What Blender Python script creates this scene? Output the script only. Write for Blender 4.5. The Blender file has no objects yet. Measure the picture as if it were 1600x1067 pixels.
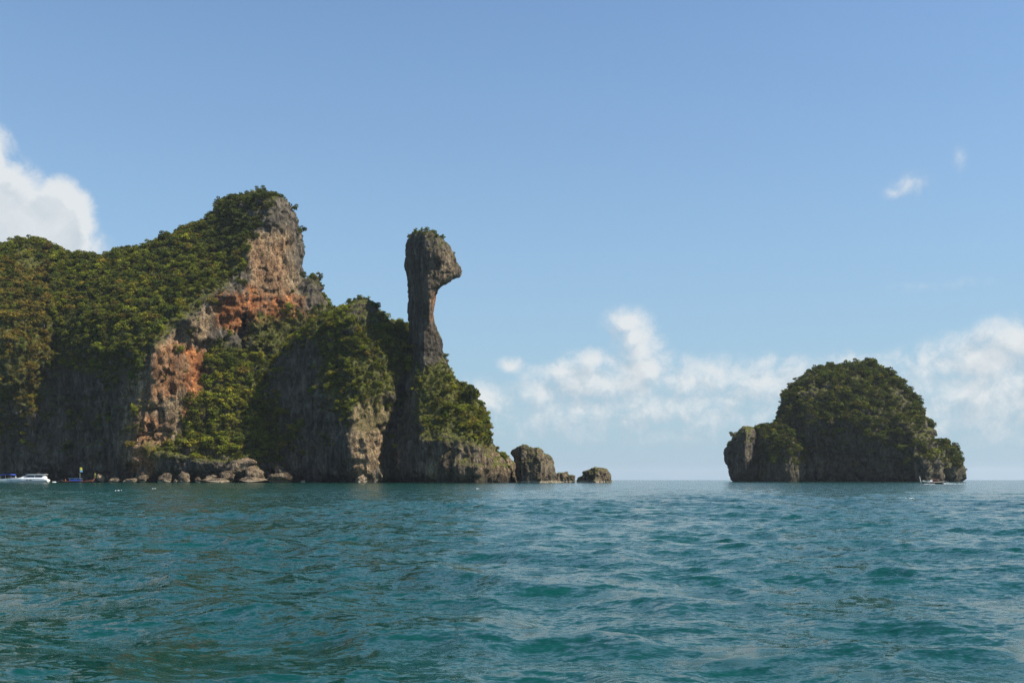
import bpy, math, random
import numpy as np
from mathutils import Vector

# ------------------------------------------------------------------ camera, sky, sun, exposure
random.seed(7)
RNG = np.random.default_rng(11)
sc = bpy.context.scene
COL = sc.collection
R_ = math.radians
F = 1500.0          # focal length in photograph pixels (1600 wide)
CX, HV = 800.0, 749.5
CAMH = 1.25         # eye height of somebody sitting low in a boat


def W(u, v, D):
    """photograph direction (u, v) and a distance D along the view axis -> world point"""
    return ((u - CX) / F * D, D, CAMH + (HV - v) / F * D)


cam = bpy.data.cameras.new('camera')
cam.sensor_width = 36.0
cam.lens = F / 1600 * 36
cam.shift_y = (HV - 533.5) / 1600
cam.clip_start = 0.1
cam.clip_end = 80000
cam_o = bpy.data.objects.new('camera', cam)
cam_o.location = (0, 0, CAMH)
cam_o.rotation_euler = (R_(90), 0, 0)
COL.objects.link(cam_o)
sc.camera = cam_o

SUN_EL = R_(53)
SUN_AZ = R_(106)     # clockwise from +Y (view direction): to the right, a little behind the viewer
sun_dir = Vector((math.sin(SUN_AZ) * math.cos(SUN_EL), math.cos(SUN_AZ) * math.cos(SUN_EL), math.sin(SUN_EL)))
sun = bpy.data.lights.new('sun', 'SUN')
sun.energy = 5.0
sun.angle = R_(0.53)
sun.color = (1.0, 0.93, 0.82)
sun_o = bpy.data.objects.new('sun', sun)
sun_o.rotation_euler = sun_dir.to_track_quat('Z', 'Y').to_euler()
COL.objects.link(sun_o)

sc.view_settings.view_transform = 'Standard'
sc.view_settings.look = 'None'
sc.view_settings.exposure = 0.65
sc.view_settings.gamma = 1.0
sc.view_settings.use_curve_mapping = False
sc.render.engine = 'CYCLES'
sc.cycles.use_denoising = True
sc.cycles.denoising_prefilter = 'NONE'
sc.cycles.max_bounces = 6
sc.cycles.transparent_max_bounces = 4


class NT:
    """small helper to write node trees as expressions"""
    def __init__(s, tree):
        s.t = tree

    def n(s, typ, **kw):
        nd = s.t.nodes.new(typ)
        for k, v in kw.items():
            setattr(nd, k, v)
        return nd

    def put(s, sock, val):
        if val is None:
            return
        if isinstance(val, bpy.types.NodeSocket):
            s.t.links.new(val, sock)
        else:
            sock.default_value = val

    def m(s, op, a, b=None, c=None, clamp=False):
        nd = s.n('ShaderNodeMath', operation=op, use_clamp=clamp)
        s.put(nd.inputs[0], a); s.put(nd.inputs[1], b); s.put(nd.inputs[2], c)
        return nd.outputs[0]

    def vm(s, op, a, b=None):
        nd = s.n('ShaderNodeVectorMath', operation=op)
        s.put(nd.inputs[0], a)
        if b is not None:
            s.put(nd.inputs[1], b)
        return nd.outputs['Value'] if op in ('LENGTH', 'DOT_PRODUCT') else nd.outputs['Vector']

    def mix(s, fac, a, b, blend='MIX'):
        nd = s.n('ShaderNodeMix', data_type='RGBA', blend_type=blend)
        nd.clamp_factor = True
        s.put(nd.inputs['Factor'], fac)
        ia = [i for i in nd.inputs if i.type == 'RGBA']
        for sock, val in ((ia[0], a), (ia[1], b)):
            if isinstance(val, tuple) and len(val) == 3:
                val = (*val, 1)
            s.put(sock, val)
        return [o for o in nd.outputs if o.type == 'RGBA'][0]

    def noise(s, vec, scale, detail=4, rough=0.55, out='Fac', dist=0.0):
        nd = s.n('ShaderNodeTexNoise')
        s.put(nd.inputs['Vector'], vec)
        nd.inputs['Scale'].default_value = scale
        nd.inputs['Detail'].default_value = detail
        nd.inputs['Roughness'].default_value = rough
        nd.inputs['Distortion'].default_value = dist
        return nd.outputs[out]

    def step(s, x, lo, hi):
        nd = s.n('ShaderNodeMapRange', interpolation_type='SMOOTHSTEP')
        s.put(nd.inputs['Value'], x)
        nd.inputs['From Min'].default_value = lo
        nd.inputs['From Max'].default_value = hi
        return nd.outputs['Result']

    def ramp(s, x, stops):
        nd = s.n('ShaderNodeValToRGB')
        s.put(nd.inputs['Fac'], x)
        el = nd.color_ramp.elements
        while len(el) < len(stops):
            el.new(0.5)
        for e, (p, c) in zip(el, stops):
            e.position = p
            e.color = (*c, 1)
        return nd.outputs['Color']


# ---- world: Nishita sky with cumulus low over the horizon
SKY_STRENGTH = 0.098
wd = bpy.data.worlds.new('World')
sc.world = wd
wd.cycles.sampling_method = 'MANUAL'
wd.cycles.sample_map_resolution = 256
wd.use_nodes = True
wt = wd.node_tree
wt.nodes.clear()
w = NT(wt)


def ang(u, v):
    a = math.atan((u - CX) / F)
    return a, math.atan((HV - v) / F * math.cos(a))


# cumulus groups: centre (u, v), radii, weight
CLOUDS = [
    (-52, 242, 54, 52, 1.4), (-54, 315, 105, 66, 1.5), (36, 335, 62, 40, 1.4), (96, 340, 42, 48, 1.5),
    (4, 378, 120, 46, 1.4), (92, 378, 46, 36, 1.4), (-220, 330, 150, 90, 1.1),
    (980, 505, 44, 28, 0.70), (992, 527, 42, 40, 0.63), (1002, 550, 44, 46, 0.61), (1010, 578, 60, 40, 0.70), (925, 562, 46, 22, 0.61), (880, 580, 70, 26, 0.54),
    (950, 600, 170, 56, 0.52), (1080, 595, 130, 44, 0.52), (798, 572, 26, 18, 0.52), (980, 635, 330, 66, 0.43),
    (1195, 596, 110, 44, 0.54), (1235, 584, 66, 32, 0.52), (755, 622, 44, 42, 0.54), (850, 612, 90, 46, 0.43),
    (1605, 535, 80, 42, 0.70), (1540, 560, 100, 44, 0.64), (1470, 568, 86, 34, 0.52), (1590, 615, 230, 76, 0.52), (1330, 580, 110, 34, 0.45), (1750, 560, 160, 80, 0.78),
    (1424, 290, 36, 25, 0.33), (1500, 245, 18, 30, 0.20), (1396, 302, 26, 13, 0.27), (1470, 445, 130, 16, 0.18),
]
g = bpy.data.node_groups.new('cloud_density', 'ShaderNodeTree')
g.interface.new_socket('Vector', in_out='INPUT', socket_type='NodeSocketVector')
g.interface.new_socket('Density', in_out='OUTPUT', socket_type='NodeSocketFloat')
G = NT(g)
gi = G.n('NodeGroupInput'); go = G.n('NodeGroupOutput')
sep = G.n('ShaderNodeSeparateXYZ'); g.links.new(gi.outputs[0], sep.inputs[0])
az = G.m('ARCTAN2', sep.outputs[0], sep.outputs[1])
el = G.m('ARCSINE', sep.outputs[2])
cmb = G.n('ShaderNodeCombineXYZ'); G.put(cmb.inputs[0], az); G.put(cmb.inputs[1], el)
P2 = cmb.outputs[0]
acc = None
for (cu, cv, ru, rv, wt_) in CLOUDS:
    a0, e0 = ang(cu, cv)
    q = G.vm('MULTIPLY', G.vm('SUBTRACT', P2, (a0, e0, 0)), (F / ru / 1.35, F / rv / 1.35, 0))
    b = G.m('MULTIPLY', G.m('SUBTRACT', 1.0, G.vm('LENGTH', q)), wt_ * 1.35)
    acc = b if acc is None else G.m('MAXIMUM', acc, b)
n1 = G.noise(gi.outputs[0], 40, 10, 0.66, dist=0.25)
n2 = G.noise(gi.outputs[0], 9, 5, 0.55)
# ordinary low cumulus all round the rest of the horizon
band = G.m('MULTIPLY', G.step(el, 0.02, 0.07), G.m('SUBTRACT', 1.0, G.step(el, 0.12, 0.26)))
off = G.step(G.m('ABSOLUTE', az), 0.62, 0.8)
rest = G.m('MULTIPLY', G.m('MULTIPLY', band, off), G.m('MULTIPLY', G.step(n2, 0.45, 0.7), 0.9))
acc = G.m('MAXIMUM', G.m('MAXIMUM', acc, rest), 0.0)
edge = G.m('MULTIPLY', G.m('SUBTRACT', n1, 0.5), G.step(acc, 0.0, 0.25))
dd = G.m('ADD', acc, G.m('MULTIPLY', edge, 1.35))
dd = G.m('MULTIPLY', dd, G.m('ADD', 1.0, G.m('MULTIPLY', G.step(acc, 0.62, 1.1), 0.9)))
den = G.m('MULTIPLY', G.step(dd, 0.06, 0.85), G.step(acc, 0.0, 0.3))
G.put(go.inputs[0], den)

tc = w.n('ShaderNodeTexCoord')
dirv = w.vm('NORMALIZE', tc.outputs['Generated'])
sky = w.n('ShaderNodeTexSky', sky_type='NISHITA')
sky.sun_disc = False
sky.sun_elevation = SUN_EL
sky.sun_rotation = SUN_AZ
sky.altitude = 0
sky.air_density = 1.25
sky.dust_density = 0.0
sky.ozone_density = 8.0
wt.links.new(dirv, sky.inputs['Vector']) if 'Vector' in sky.inputs else None


def dens(vec):
    nd = w.n('ShaderNodeGroup'); nd.node_tree = g
    wt.links.new(vec, nd.inputs[0])
    return nd.outputs[0]


d0 = dens(dirv)
d1 = dens(w.vm('NORMALIZE', w.vm('ADD', dirv, (0.010, 0.0, 0.014))))
puff = w.m('MULTIPLY', w.m('SUBTRACT', w.noise(dirv, 26, 8, 0.6, dist=0.4), 0.5), 1.5)
lit = w.m('ADD', w.m('ADD', w.m('MULTIPLY', w.m('SUBTRACT', d0, d1), 0.9), puff), 0.66, clamp=True)
k = 1.0 / SKY_STRENGTH / 2 ** sc.view_settings.exposure
ccol = w.mix(lit, (0.47 * k, 0.55 * k, 0.62 * k), (0.80 * k, 0.83 * k, 0.84 * k))
# pale sea haze low in the sky, the same all round
sz = w.n('ShaderNodeSeparateXYZ'); w.put(sz.inputs[0], dirv)
hz = w.m('POWER', w.m('SUBTRACT', 1.0, w.m('MULTIPLY', sz.outputs[2], 1.2), clamp=True), 2.2)
hazed = w.mix(w.m('MULTIPLY', hz, 0.97), sky.outputs[0], (0.345 * k, 0.52 * k, 0.65 * k))
skyc = w.mix(w.m('MULTIPLY', d0, 0.92), hazed, ccol)
bg = w.n('ShaderNodeBackground')
wt.links.new(skyc, bg.inputs['Color'])
bg.inputs['Strength'].default_value = SKY_STRENGTH
wo = w.n('ShaderNodeOutputWorld')
wt.links.new(bg.outputs[0], wo.inputs['Surface'])


# ------------------------------------------------------------------ numpy noise
def _hash(ix, iy, iz, seed):
    h = (ix.astype(np.uint32) * np.uint32(374761393) + iy.astype(np.uint32) * np.uint32(668265263)
         + iz.astype(np.uint32) * np.uint32(2147483647) + np.uint32((seed * 144665 + 1013) & 0xffffffff))
    h = (h ^ (h >> np.uint32(13))) * np.uint32(1274126177)
    h = h ^ (h >> np.uint32(16))
    h = h * np.uint32(2246822519)
    h = h ^ (h >> np.uint32(15))
    return h.astype(np.float32) / np.float32(4294967295.0)


def vnoise(x, y, z, seed=0):
    xi, yi, zi = np.floor(x), np.floor(y), np.floor(z)
    fx, fy, fz = x - xi, y - yi, z - zi
    fx = fx * fx * (3 - 2 * fx); fy = fy * fy * (3 - 2 * fy); fz = fz * fz * (3 - 2 * fz)
    xi, yi, zi = (a.astype(np.int64) + 100000 for a in (xi, yi, zi))
    r = 0
    for dx in (0, 1):
        wx = fx if dx else 1 - fx
        for dy in (0, 1):
            wy = fy if dy else 1 - fy
            for dz in (0, 1):
                wz = fz if dz else 1 - fz
                r = r + wx * wy * wz * _hash(xi + dx, yi + dy, zi + dz, seed)
    return r * 2 - 1


def fbm(P, scale, seed=0, octv=4, gain=0.5):
    x, y, z = P[:, 0] / scale[0], P[:, 1] / scale[1], P[:, 2] / scale[2]
    a, s, r = 1.0, 0.0, 0.0
    for o in range(octv):
        r = r + a * vnoise(x, y, z, seed + o * 17)
        s += a
        a *= gain
        x, y, z = x * 2.03 + 5.2, y * 2.03 + 1.7, z * 2.03 + 9.1
    return r / s


def blocks(P, scale, seed=0):
    """irregular jointed blocks: (random height of the block a point lies in, closeness to the joint)"""
    q = P / np.array(scale)
    c0 = np.floor(q).astype(np.int64)
    f1 = np.full(len(P), 9.0); f2 = np.full(len(P), 9.0); val = np.zeros(len(P))
    for dx in (-1, 0, 1):
        for dy in (-1, 0, 1):
            for dz in (-1, 0, 1):
                c = c0 + np.array([dx, dy, dz]) 
                h = [_hash(c[:, 0] + 100000, c[:, 1] + 100000, c[:, 2] + 100000, seed + k_) for k_ in range(4)]
                d = np.sqrt(sum((c[:, k_] + h[k_] - q[:, k_]) ** 2 for k_ in range(3)))
                near = d < f1
                f2 = np.where(near, f1, np.minimum(f2, d))
                val = np.where(near, h[3], val)
                f1 = np.where(near, d, f1)
    return val * 2 - 1, np.clip(1 - (f2 - f1) / 0.22, 0, 1)


# ------------------------------------------------------------------ mesh helpers
def mesh_from(name, V, Fq, mat=None, smooth=True):
    me = bpy.data.meshes.new(name)
    V = np.asarray(V, np.float32)
    Fq = np.asarray(Fq, np.int32)
    nv, nf, kk = len(V), len(Fq), Fq.shape[1]
    me.vertices.add(nv)
    me.vertices.foreach_set('co', V.ravel())
    me.loops.add(nf * kk)
    me.loops.foreach_set('vertex_index', Fq.ravel())
    me.polygons.add(nf)
    me.polygons.foreach_set('loop_start', np.arange(0, nf * kk, kk, dtype=np.int32))
    me.polygons.foreach_set('use_smooth', np.full(nf, smooth))
    me.update(calc_edges=True)
    me.validate()
    if mat:
        me.materials.append(mat)
    return me


def link(name, me, parent=None, loc=None):
    o = bpy.data.objects.new(name, me)
    COL.objects.link(o)
    if parent is not None:
        o.parent = parent
    if loc is not None:
        o.location = loc
    return o


def tag(o, label=None, cat=None, group=None, kind=None):
    if label: o['label'] = label
    if cat: o['category'] = cat
    if group: o['group'] = group
    if kind: o['kind'] = kind
    return o


def empty(name, loc=(0, 0, 0), rz=0.0):
    o = bpy.data.objects.new(name, None)
    COL.objects.link(o)
    o.location = loc
    o.rotation_euler = (0, 0, rz)
    o.empty_display_size = 0.3
    return o


def vnormals(V, Fq):
    a, b, c, d = (V[Fq[:, i]] for i in range(4))
    fn = np.cross(c - a, d - b)
    N = np.zeros_like(V)
    for i in range(4):
        np.add.at(N, Fq[:, i], fn)
    return N / (np.linalg.norm(N, axis=1, keepdims=True) + 1e-9), fn


def poly_dist(U, Vv, poly):
    """signed distance in pixels, positive inside"""
    P = np.array(poly, float)
    inside = np.zeros(U.shape, bool)
    best = np.full(U.shape, 1e9)
    n = len(P)
    for i in range(n):
        x1, y1 = P[i]; x2, y2 = P[(i + 1) % n]
        cond = ((y1 > Vv) != (y2 > Vv))
        xin = (x2 - x1) * (Vv - y1) / ((y2 - y1) if y2 != y1 else 1e-9) + x1
        inside ^= cond & (U < xin)
        dx, dy = x2 - x1, y2 - y1
        t = np.clip(((U - x1) * dx + (Vv - y1) * dy) / (dx * dx + dy * dy + 1e-9), 0, 1)
        best = np.minimum(best, (U - x1 - t * dx) ** 2 + (Vv - y1 - t * dy) ** 2)
    d = np.sqrt(best)
    return np.where(inside, d, -d)


def rows_interp(U, Vv, rows):
    vs = sorted(rows)
    cols = np.array([np.interp(U[:, 0], [p[0] for p in rows[v]], [p[1] for p in rows[v]]) for v in vs])   # rows x nu
    out = np.zeros(U.shape)
    vv = Vv[0]
    for i in range(U.shape[0]):
        out[i] = np.interp(vv, vs, cols[:, i])
    return out


def surface_nets(f):
    ins = f < 0
    nx, ny, nz = f.shape
    cnt = np.zeros((nx - 1, ny - 1, nz - 1), np.uint8)
    for a in (0, 1):
        for b in (0, 1):
            for c in (0, 1):
                cnt += ins[a:nx - 1 + a, b:ny - 1 + b, c:nz - 1 + c]
    I, J, K = np.nonzero((cnt > 0) & (cnt < 8))
    idx = np.full(cnt.shape, -1, np.int32)
    idx[I, J, K] = np.arange(len(I))
    S = np.zeros((len(I), 3)); C = np.zeros(len(I))
    corners = [(a, b, c) for a in (0, 1) for b in (0, 1) for c in (0, 1)]
    vals = {q: f[I + q[0], J + q[1], K + q[2]] for q in corners}
    for q in corners:
        for ax in range(3):
            if q[ax]:
                continue
            r = list(q); r[ax] = 1; r = tuple(r)
            fa, fb = vals[q], vals[r]
            mk = (fa < 0) != (fb < 0)
            t = np.where(mk, fa / np.where(mk, fa - fb, 1), 0)
            for k3 in range(3):
                S[:, k3] += np.where(mk, q[k3] + (t if k3 == ax else 0), 0)
            C += mk
    S /= C[:, None]
    V = S + np.stack([I, J, K], 1)
    quads = []
    for ax in range(3):
        sl0 = [slice(1, -1)] * 3; sl1 = [slice(1, -1)] * 3
        sl0[ax] = slice(0, -1); sl1[ax] = slice(1, None)
        A, B = ins[tuple(sl0)], ins[tuple(sl1)]
        e = np.argwhere(A != B)
        if not len(e):
            continue
        fl = A[tuple(e.T)]
        e = e.copy()
        for k3 in range(3):
            if k3 != ax:
                e[:, k3] += 1
        b1, b2 = (ax + 1) % 3, (ax + 2) % 3
        def g_(d1, d2):
            t = e.copy(); t[:, b1] -= d1; t[:, b2] -= d2
            return idx[t[:, 0], t[:, 1], t[:, 2]]
        q = np.stack([g_(1, 1), g_(0, 1), g_(0, 0), g_(1, 0)], 1)
        q[~fl] = q[~fl][:, ::-1]
        quads.append(q)
    Q = np.concatenate(quads)
    Q = Q[(Q >= 0).all(1)]
    return V, Q


ROCKS = []     # (V, Q, N, fn) of every vegetated piece, for planting


def lump(rows, poly, R=6.0, T=40.0, k=0.7, step=2.5, dstep=1.0, notch=0.0, amp=1.0, seed=0, notch_top=3.0, fine=1.0, dents=(), fs=1.0):
    """A closed rock body: outline polygon, front distances given by rows {v: [(u, D)...]}, rounded shoulders, thickness T."""
    P = np.array(poly, float)
    u0, v0 = P.min(0) - 4 * step; u1, v1 = P.max(0) + 4 * step
    us = np.arange(u0, u1, step); vs = np.arange(v0, v1, step)
    U, Vv = np.meshgrid(us, vs, indexing='ij')
    Fr = rows_interp(U, Vv, rows)
    din = poly_dist(U, Vv, poly) * Fr / F
    s = np.sqrt(np.clip(1 - (1 - np.clip(din / R, 0, 1)) ** 2, 0, 1))
    z = CAMH + (HV - Vv) / F * Fr
    if notch:
        x_ = (U - CX) / F * Fr
        pts = np.stack([x_.ravel(), Fr.ravel() * 0, z.ravel()], 1)
        nn = (0.65 + 0.6 * vnoise(pts[:, 0] / 9, pts[:, 1], pts[:, 2] * 0, seed + 5)).reshape(U.shape)
        Fr = Fr + notch * np.clip(nn, 0.1, 1.3) * (1 - 1 / (1 + np.exp(-(z - notch_top) / 0.8)))
    for (du, dv_, ru, rv, dep) in dents:      # hollows (+) and bulges (-)
        jx = 0.7 * ru * vnoise(U / 9, Vv / 9, U * 0, seed + 61) + 0.4 * ru * vnoise(U / 4, Vv / 4, U * 0, seed + 62)
        jy = 0.7 * rv * vnoise(U / 9, Vv / 9, U * 0, seed + 63) + 0.4 * rv * vnoise(U / 4, Vv / 4, U * 0, seed + 64)
        Fr = Fr + dep * np.exp(-(((U - du + jx) / ru) ** 2 + ((Vv - dv_ + jy) / rv) ** 2) ** 2)
    front = Fr + R * k * (1 - s) - np.minimum(din, 0)
    back = Fr + R * k + T * s + np.minimum(din, 0)
    d0_, d1_ = front.min() - 3 * dstep, (back[din > 0]).max() + 3 * dstep
    ds = np.arange(d0_, d1_, dstep).astype(np.float32)
    f = np.maximum(front[:, :, None].astype(np.float32) - ds, ds - back[:, :, None].astype(np.float32))
    V, Q = surface_nets(f)
    u = u0 + V[:, 0] * step; v = v0 + V[:, 1] * step; D = d0_ + V[:, 2] * dstep
    Wd = np.stack([(u - CX) / F * D, D, CAMH + (HV - v) / F * D], 1)
    # mirrored handedness (v runs downwards) -> flip
    Q = Q[:, ::-1]
    N, _ = vnormals(Wd, Q)
    if N[np.argmin(Wd[:, 1]), 1] > 0:
        Q = Q[:, ::-1]; N = -N
    # rock relief
    Ws = Wd / fs
    n1 = fbm(Ws, (17, 17, 22), seed, 3) * 2.8
    n2 = -np.abs(fbm(Ws, (8.5, 8.5, 26), seed + 31, 3)) * 3.4 - np.abs(fbm(Ws, (3.4, 3.4, 22), seed + 35, 2)) * 1.6 + 1.0
    st = fbm(Ws, (14, 14, 3.4), seed + 77, 2) * 1.0
    n3 = -np.abs(fbm(Ws, (3.2, 3.2, 4.2), seed + 51, 3)) * 1.9 + 0.4
    warp = Ws + np.stack([fbm(Ws, (6, 6, 6), seed + 5 + i_, 2) for i_ in range(3)], 1) * 2.2
    b1, j1 = blocks(warp, (7.5, 7.5, 10.0), seed + 3)
    b2, j2 = blocks(warp, (3.0, 3.0, 3.6), seed + 4)
    h = (n1 + n2 + st + n3 * fine + b1 * 1.1 - j1 * 1.0 + b2 * 0.5 * fine - j2 * 0.4) * amp
    Hn = N.copy(); Hn[:, 2] *= 0.45
    Wd = Wd + Hn * h[:, None]
    return Wd, Q


def uv_of(Wd):
    return CX + F * Wd[:, 0] / Wd[:, 1], HV - F * (Wd[:, 2] - CAMH) / Wd[:, 1]


def zone(u, v, poly, soft=10.0, jit=None):
    d = poly_dist(u, v, poly)
    if jit is not None:
        d = d + jit
    return np.clip(d / soft + 0.5, 0, 1)


# ------------------------------------------------------------------ materials
def new_mat(name):
    m = bpy.data.materials.new(name)
    m.use_nodes = True
    m.node_tree.nodes.clear()
    return m, NT(m.node_tree)


def out_surface(n, sh):
    o = n.n('ShaderNodeOutputMaterial')
    n.t.links.new(sh, o.inputs['Surface'])


def rock_material(name, tide=False):
    m, n = new_mat(name)
    geo = n.n('ShaderNodeNewGeometry')
    pos = geo.outputs['Position']
    at = n.n('ShaderNodeAttribute', attribute_name='tint')
    s3 = n.n('ShaderNodeSeparateXYZ'); n.put(s3.inputs[0], at.outputs['Vector'])
    pv = n.vm('MULTIPLY', pos, (1.0, 1.0, 0.16))
    streak = n.noise(pv, 0.55, 7, 0.62)
    patch = n.noise(pos, 0.09, 5, 0.55)
    fine = n.noise(pos, 1.5, 6, 0.65)
    strata = n.noise(n.vm('MULTIPLY', pos, (0.25, 0.25, 1.6)), 0.7, 4, 0.6)
    grey = n.ramp(streak, [(0.32, (0.026, 0.022, 0.018)), (0.45, (0.070, 0.062, 0.052)), (0.57, (0.135, 0.122, 0.102)), (0.70, (0.27, 0.245, 0.205))])
    warm = n.ramp(patch, [(0.35, (0.052, 0.044, 0.036)), (0.5, (0.100, 0.080, 0.060)), (0.65, (0.16, 0.118, 0.078))])
    base = n.mix(0.32, grey, warm)
    tanc = n.ramp(n.m('ADD', n.m('MULTIPLY', streak, 0.5), n.m('MULTIPLY', fine, 0.5)), [(0.36, (0.045, 0.035, 0.026)), (0.46, (0.17, 0.118, 0.068)), (0.60, (0.42, 0.31, 0.185))])
    base = n.mix(n.m('MULTIPLY', s3.outputs[2], n.step(fine, 0.30, 0.55)), base, tanc)
    orc = n.ramp(n.m('ADD', n.m('MULTIPLY', strata, 0.5), n.m('MULTIPLY', fine, 0.5)), [(0.36, (0.045, 0.022, 0.014)), (0.46, (0.235, 0.078, 0.025)), (0.60, (0.42, 0.20, 0.082))])
    base = n.mix(n.m('MULTIPLY', s3.outputs[0], n.step(n.m('ADD', patch, n.m('MULTIPLY', streak, 0.8)), 0.62, 0.98)), base, orc)
    drip = n.noise(n.vm('MULTIPLY', pos, (1.0, 1.0, 0.07)), 0.85, 5, 0.6, dist=0.3)      # black and grey drip streaks
    base = n.mix(n.m('MULTIPLY', n.step(drip, 0.50, 0.66), 0.72), base, (0.040, 0.036, 0.032))
    stain = n.noise(n.vm('MULTIPLY', pos, (1.0, 1.0, 0.4)), 0.17, 4, 0.6)
    base = n.mix(1.0, base, n.ramp(stain, [(0.32, (0.45, 0.42, 0.38)), (0.5, (0.95, 0.92, 0.86)), (0.66, (1.5, 1.4, 1.25))]), 'MULTIPLY')
    grs = n.ramp(n.noise(pos, 0.8, 5, 0.6), [(0.34, (0.036, 0.040, 0.010)), (0.52, (0.080, 0.084, 0.016)), (0.68, (0.135, 0.125, 0.026))])
    base = n.mix(n.m('MULTIPLY', s3.outputs[1], n.step(fine, 0.25, 0.5)), base, grs)
    if not tide:      # undercut shade painted into the rock colour at the foot of the cliffs
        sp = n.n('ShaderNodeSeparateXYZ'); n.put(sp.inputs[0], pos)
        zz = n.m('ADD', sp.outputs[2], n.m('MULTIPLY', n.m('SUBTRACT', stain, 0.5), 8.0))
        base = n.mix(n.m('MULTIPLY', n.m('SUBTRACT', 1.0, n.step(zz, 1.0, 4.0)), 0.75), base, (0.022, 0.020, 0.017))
    if tide:
        sp = n.n('ShaderNodeSeparateXYZ'); n.put(sp.inputs[0], pos)
        zz = n.m('ADD', sp.outputs[2], n.m('MULTIPLY', n.m('SUBTRACT', fine, 0.5), 1.6))
        base = n.mix(n.m('MULTIPLY', n.m('SUBTRACT', 1.0, n.step(zz, 0.45, 1.15)), 0.85), base, (0.36, 0.30, 0.21))
    bmp = n.n('ShaderNodeBump')
    bmp.inputs['Strength'].default_value = 0.9
    bmp.inputs['Distance'].default_value = 0.9
    n.put(bmp.inputs['Height'], n.m('ADD', n.m('ADD', n.m('MULTIPLY', fine, 0.7), n.m('MULTIPLY', streak, 0.6)), n.m('MULTIPLY', n.m('ABSOLUTE', n.m('SUBTRACT', n.noise(n.vm('MULTIPLY', pos, (1, 1, 0.5)), 0.5, 4, 0.6, dist=0.6), 0.5)), 3.0)))
    b = n.n('ShaderNodeBsdfPrincipled')
    n.put(b.inputs['Base Color'], base)
    b.inputs['Roughness'].default_value = 0.92
    b.inputs['Specular IOR Level'].default_value = 0.15
    n.put(b.inputs['Normal'], bmp.outputs[0])
    out_surface(n, b.outputs[0])
    return m


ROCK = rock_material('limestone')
ROCK_TIDE = rock_material('limestone_tide_line', True)


def leaf_material(name, stops):
    m, n = new_mat(name)
    oi = n.n('ShaderNodeObjectInfo')
    geo = n.n('ShaderNodeNewGeometry')
    rnd = n.m('FRACT', n.m('ADD', n.m('MULTIPLY', oi.outputs['Random'], 0.75), n.m('MULTIPLY', n.noise(geo.outputs['Position'], 0.06, 3), 1.5)))
    col = n.ramp(rnd, stops)
    isl = geo.outputs['Random Per Island']
    col = n.mix(1.0, col, n.ramp(isl, [(0.0, (0.55, 0.55, 0.55)), (1.0, (1.3, 1.3, 1.2))]), 'MULTIPLY')
    col = n.mix(1.0, col, n.ramp(n.m('FRACT', n.m('MULTIPLY', oi.outputs['Random'], 7.31)), [(0.0, (0.62, 0.62, 0.66)), (0.5, (1.0, 1.0, 1.0)), (1.0, (1.4, 1.38, 1.2))]), 'MULTIPLY')
    d = n.n('ShaderNodeBsdfDiffuse'); n.put(d.inputs['Color'], col)
    t = n.n('ShaderNodeBsdfTranslucent'); n.put(t.inputs['Color'], n.mix(1.0, col, (1.1, 1.15, 0.6), 'MULTIPLY'))
    mx = n.n('ShaderNodeMixShader'); mx.inputs[0].default_value = 0.25
    n.t.links.new(d.outputs[0], mx.inputs[1]); n.t.links.new(t.outputs[0], mx.inputs[2])
    out_surface(n, mx.outputs[0])
    return m


LEAF = leaf_material('leaf_green', [(0.0, (0.063, 0.086, 0.017)), (0.16, (0.111, 0.130, 0.022)), (0.30, (0.174, 0.190, 0.028)), (0.42, (0.084, 0.100, 0.026)), (0.55, (0.158, 0.152, 0.026)),
                                    (0.66, (0.211, 0.202, 0.029)), (0.78, (0.127, 0.109, 0.036)), (0.88, (0.100, 0.125, 0.031)), (1.0, (0.074, 0.093, 0.024))])
LEAF_DRY = leaf_material('leaf_dry', [(0.0, (0.200, 0.147, 0.038)), (0.3, (0.263, 0.202, 0.043)), (0.6, (0.158, 0.109, 0.043)), (0.8, (0.168, 0.158, 0.034)), (1.0, (0.221, 0.152, 0.052))])
LEAF_DARK = leaf_material('leaf_dark', [(0.0, (0.058, 0.074, 0.022)), (0.4, (0.090, 0.106, 0.028)), (0.7, (0.121, 0.128, 0.031)), (1.0, (0.074, 0.083, 0.029))])


LEAF_LIGHT = leaf_material('leaf_light', [(0.0, (0.172, 0.199, 0.028)), (0.3, (0.240, 0.237, 0.033)), (0.5, (0.138, 0.161, 0.030)), (0.75, (0.264, 0.231, 0.034)), (1.0, (0.183, 0.204, 0.034))])


def plain(name, col, rough=0.5, spec=0.5, metal=0.0, wear=0.12):
    m, n = new_mat(name)
    tcn = n.n('ShaderNodeTexCoord')
    nz = n.noise(tcn.outputs['Object'], 3.0, 5, 0.6)
    c = n.mix(nz, tuple(x * (1 - wear) for x in col), tuple(min(1, x * (1 + wear)) for x in col))
    b = n.n('ShaderNodeBsdfPrincipled')
    n.put(b.inputs['Base Color'], c)
    b.inputs['Roughness'].default_value = rough
    b.inputs['Specular IOR Level'].default_value = spec
    b.inputs['Metallic'].default_value = metal
    out_surface(n, b.outputs[0])
    return m


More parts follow.
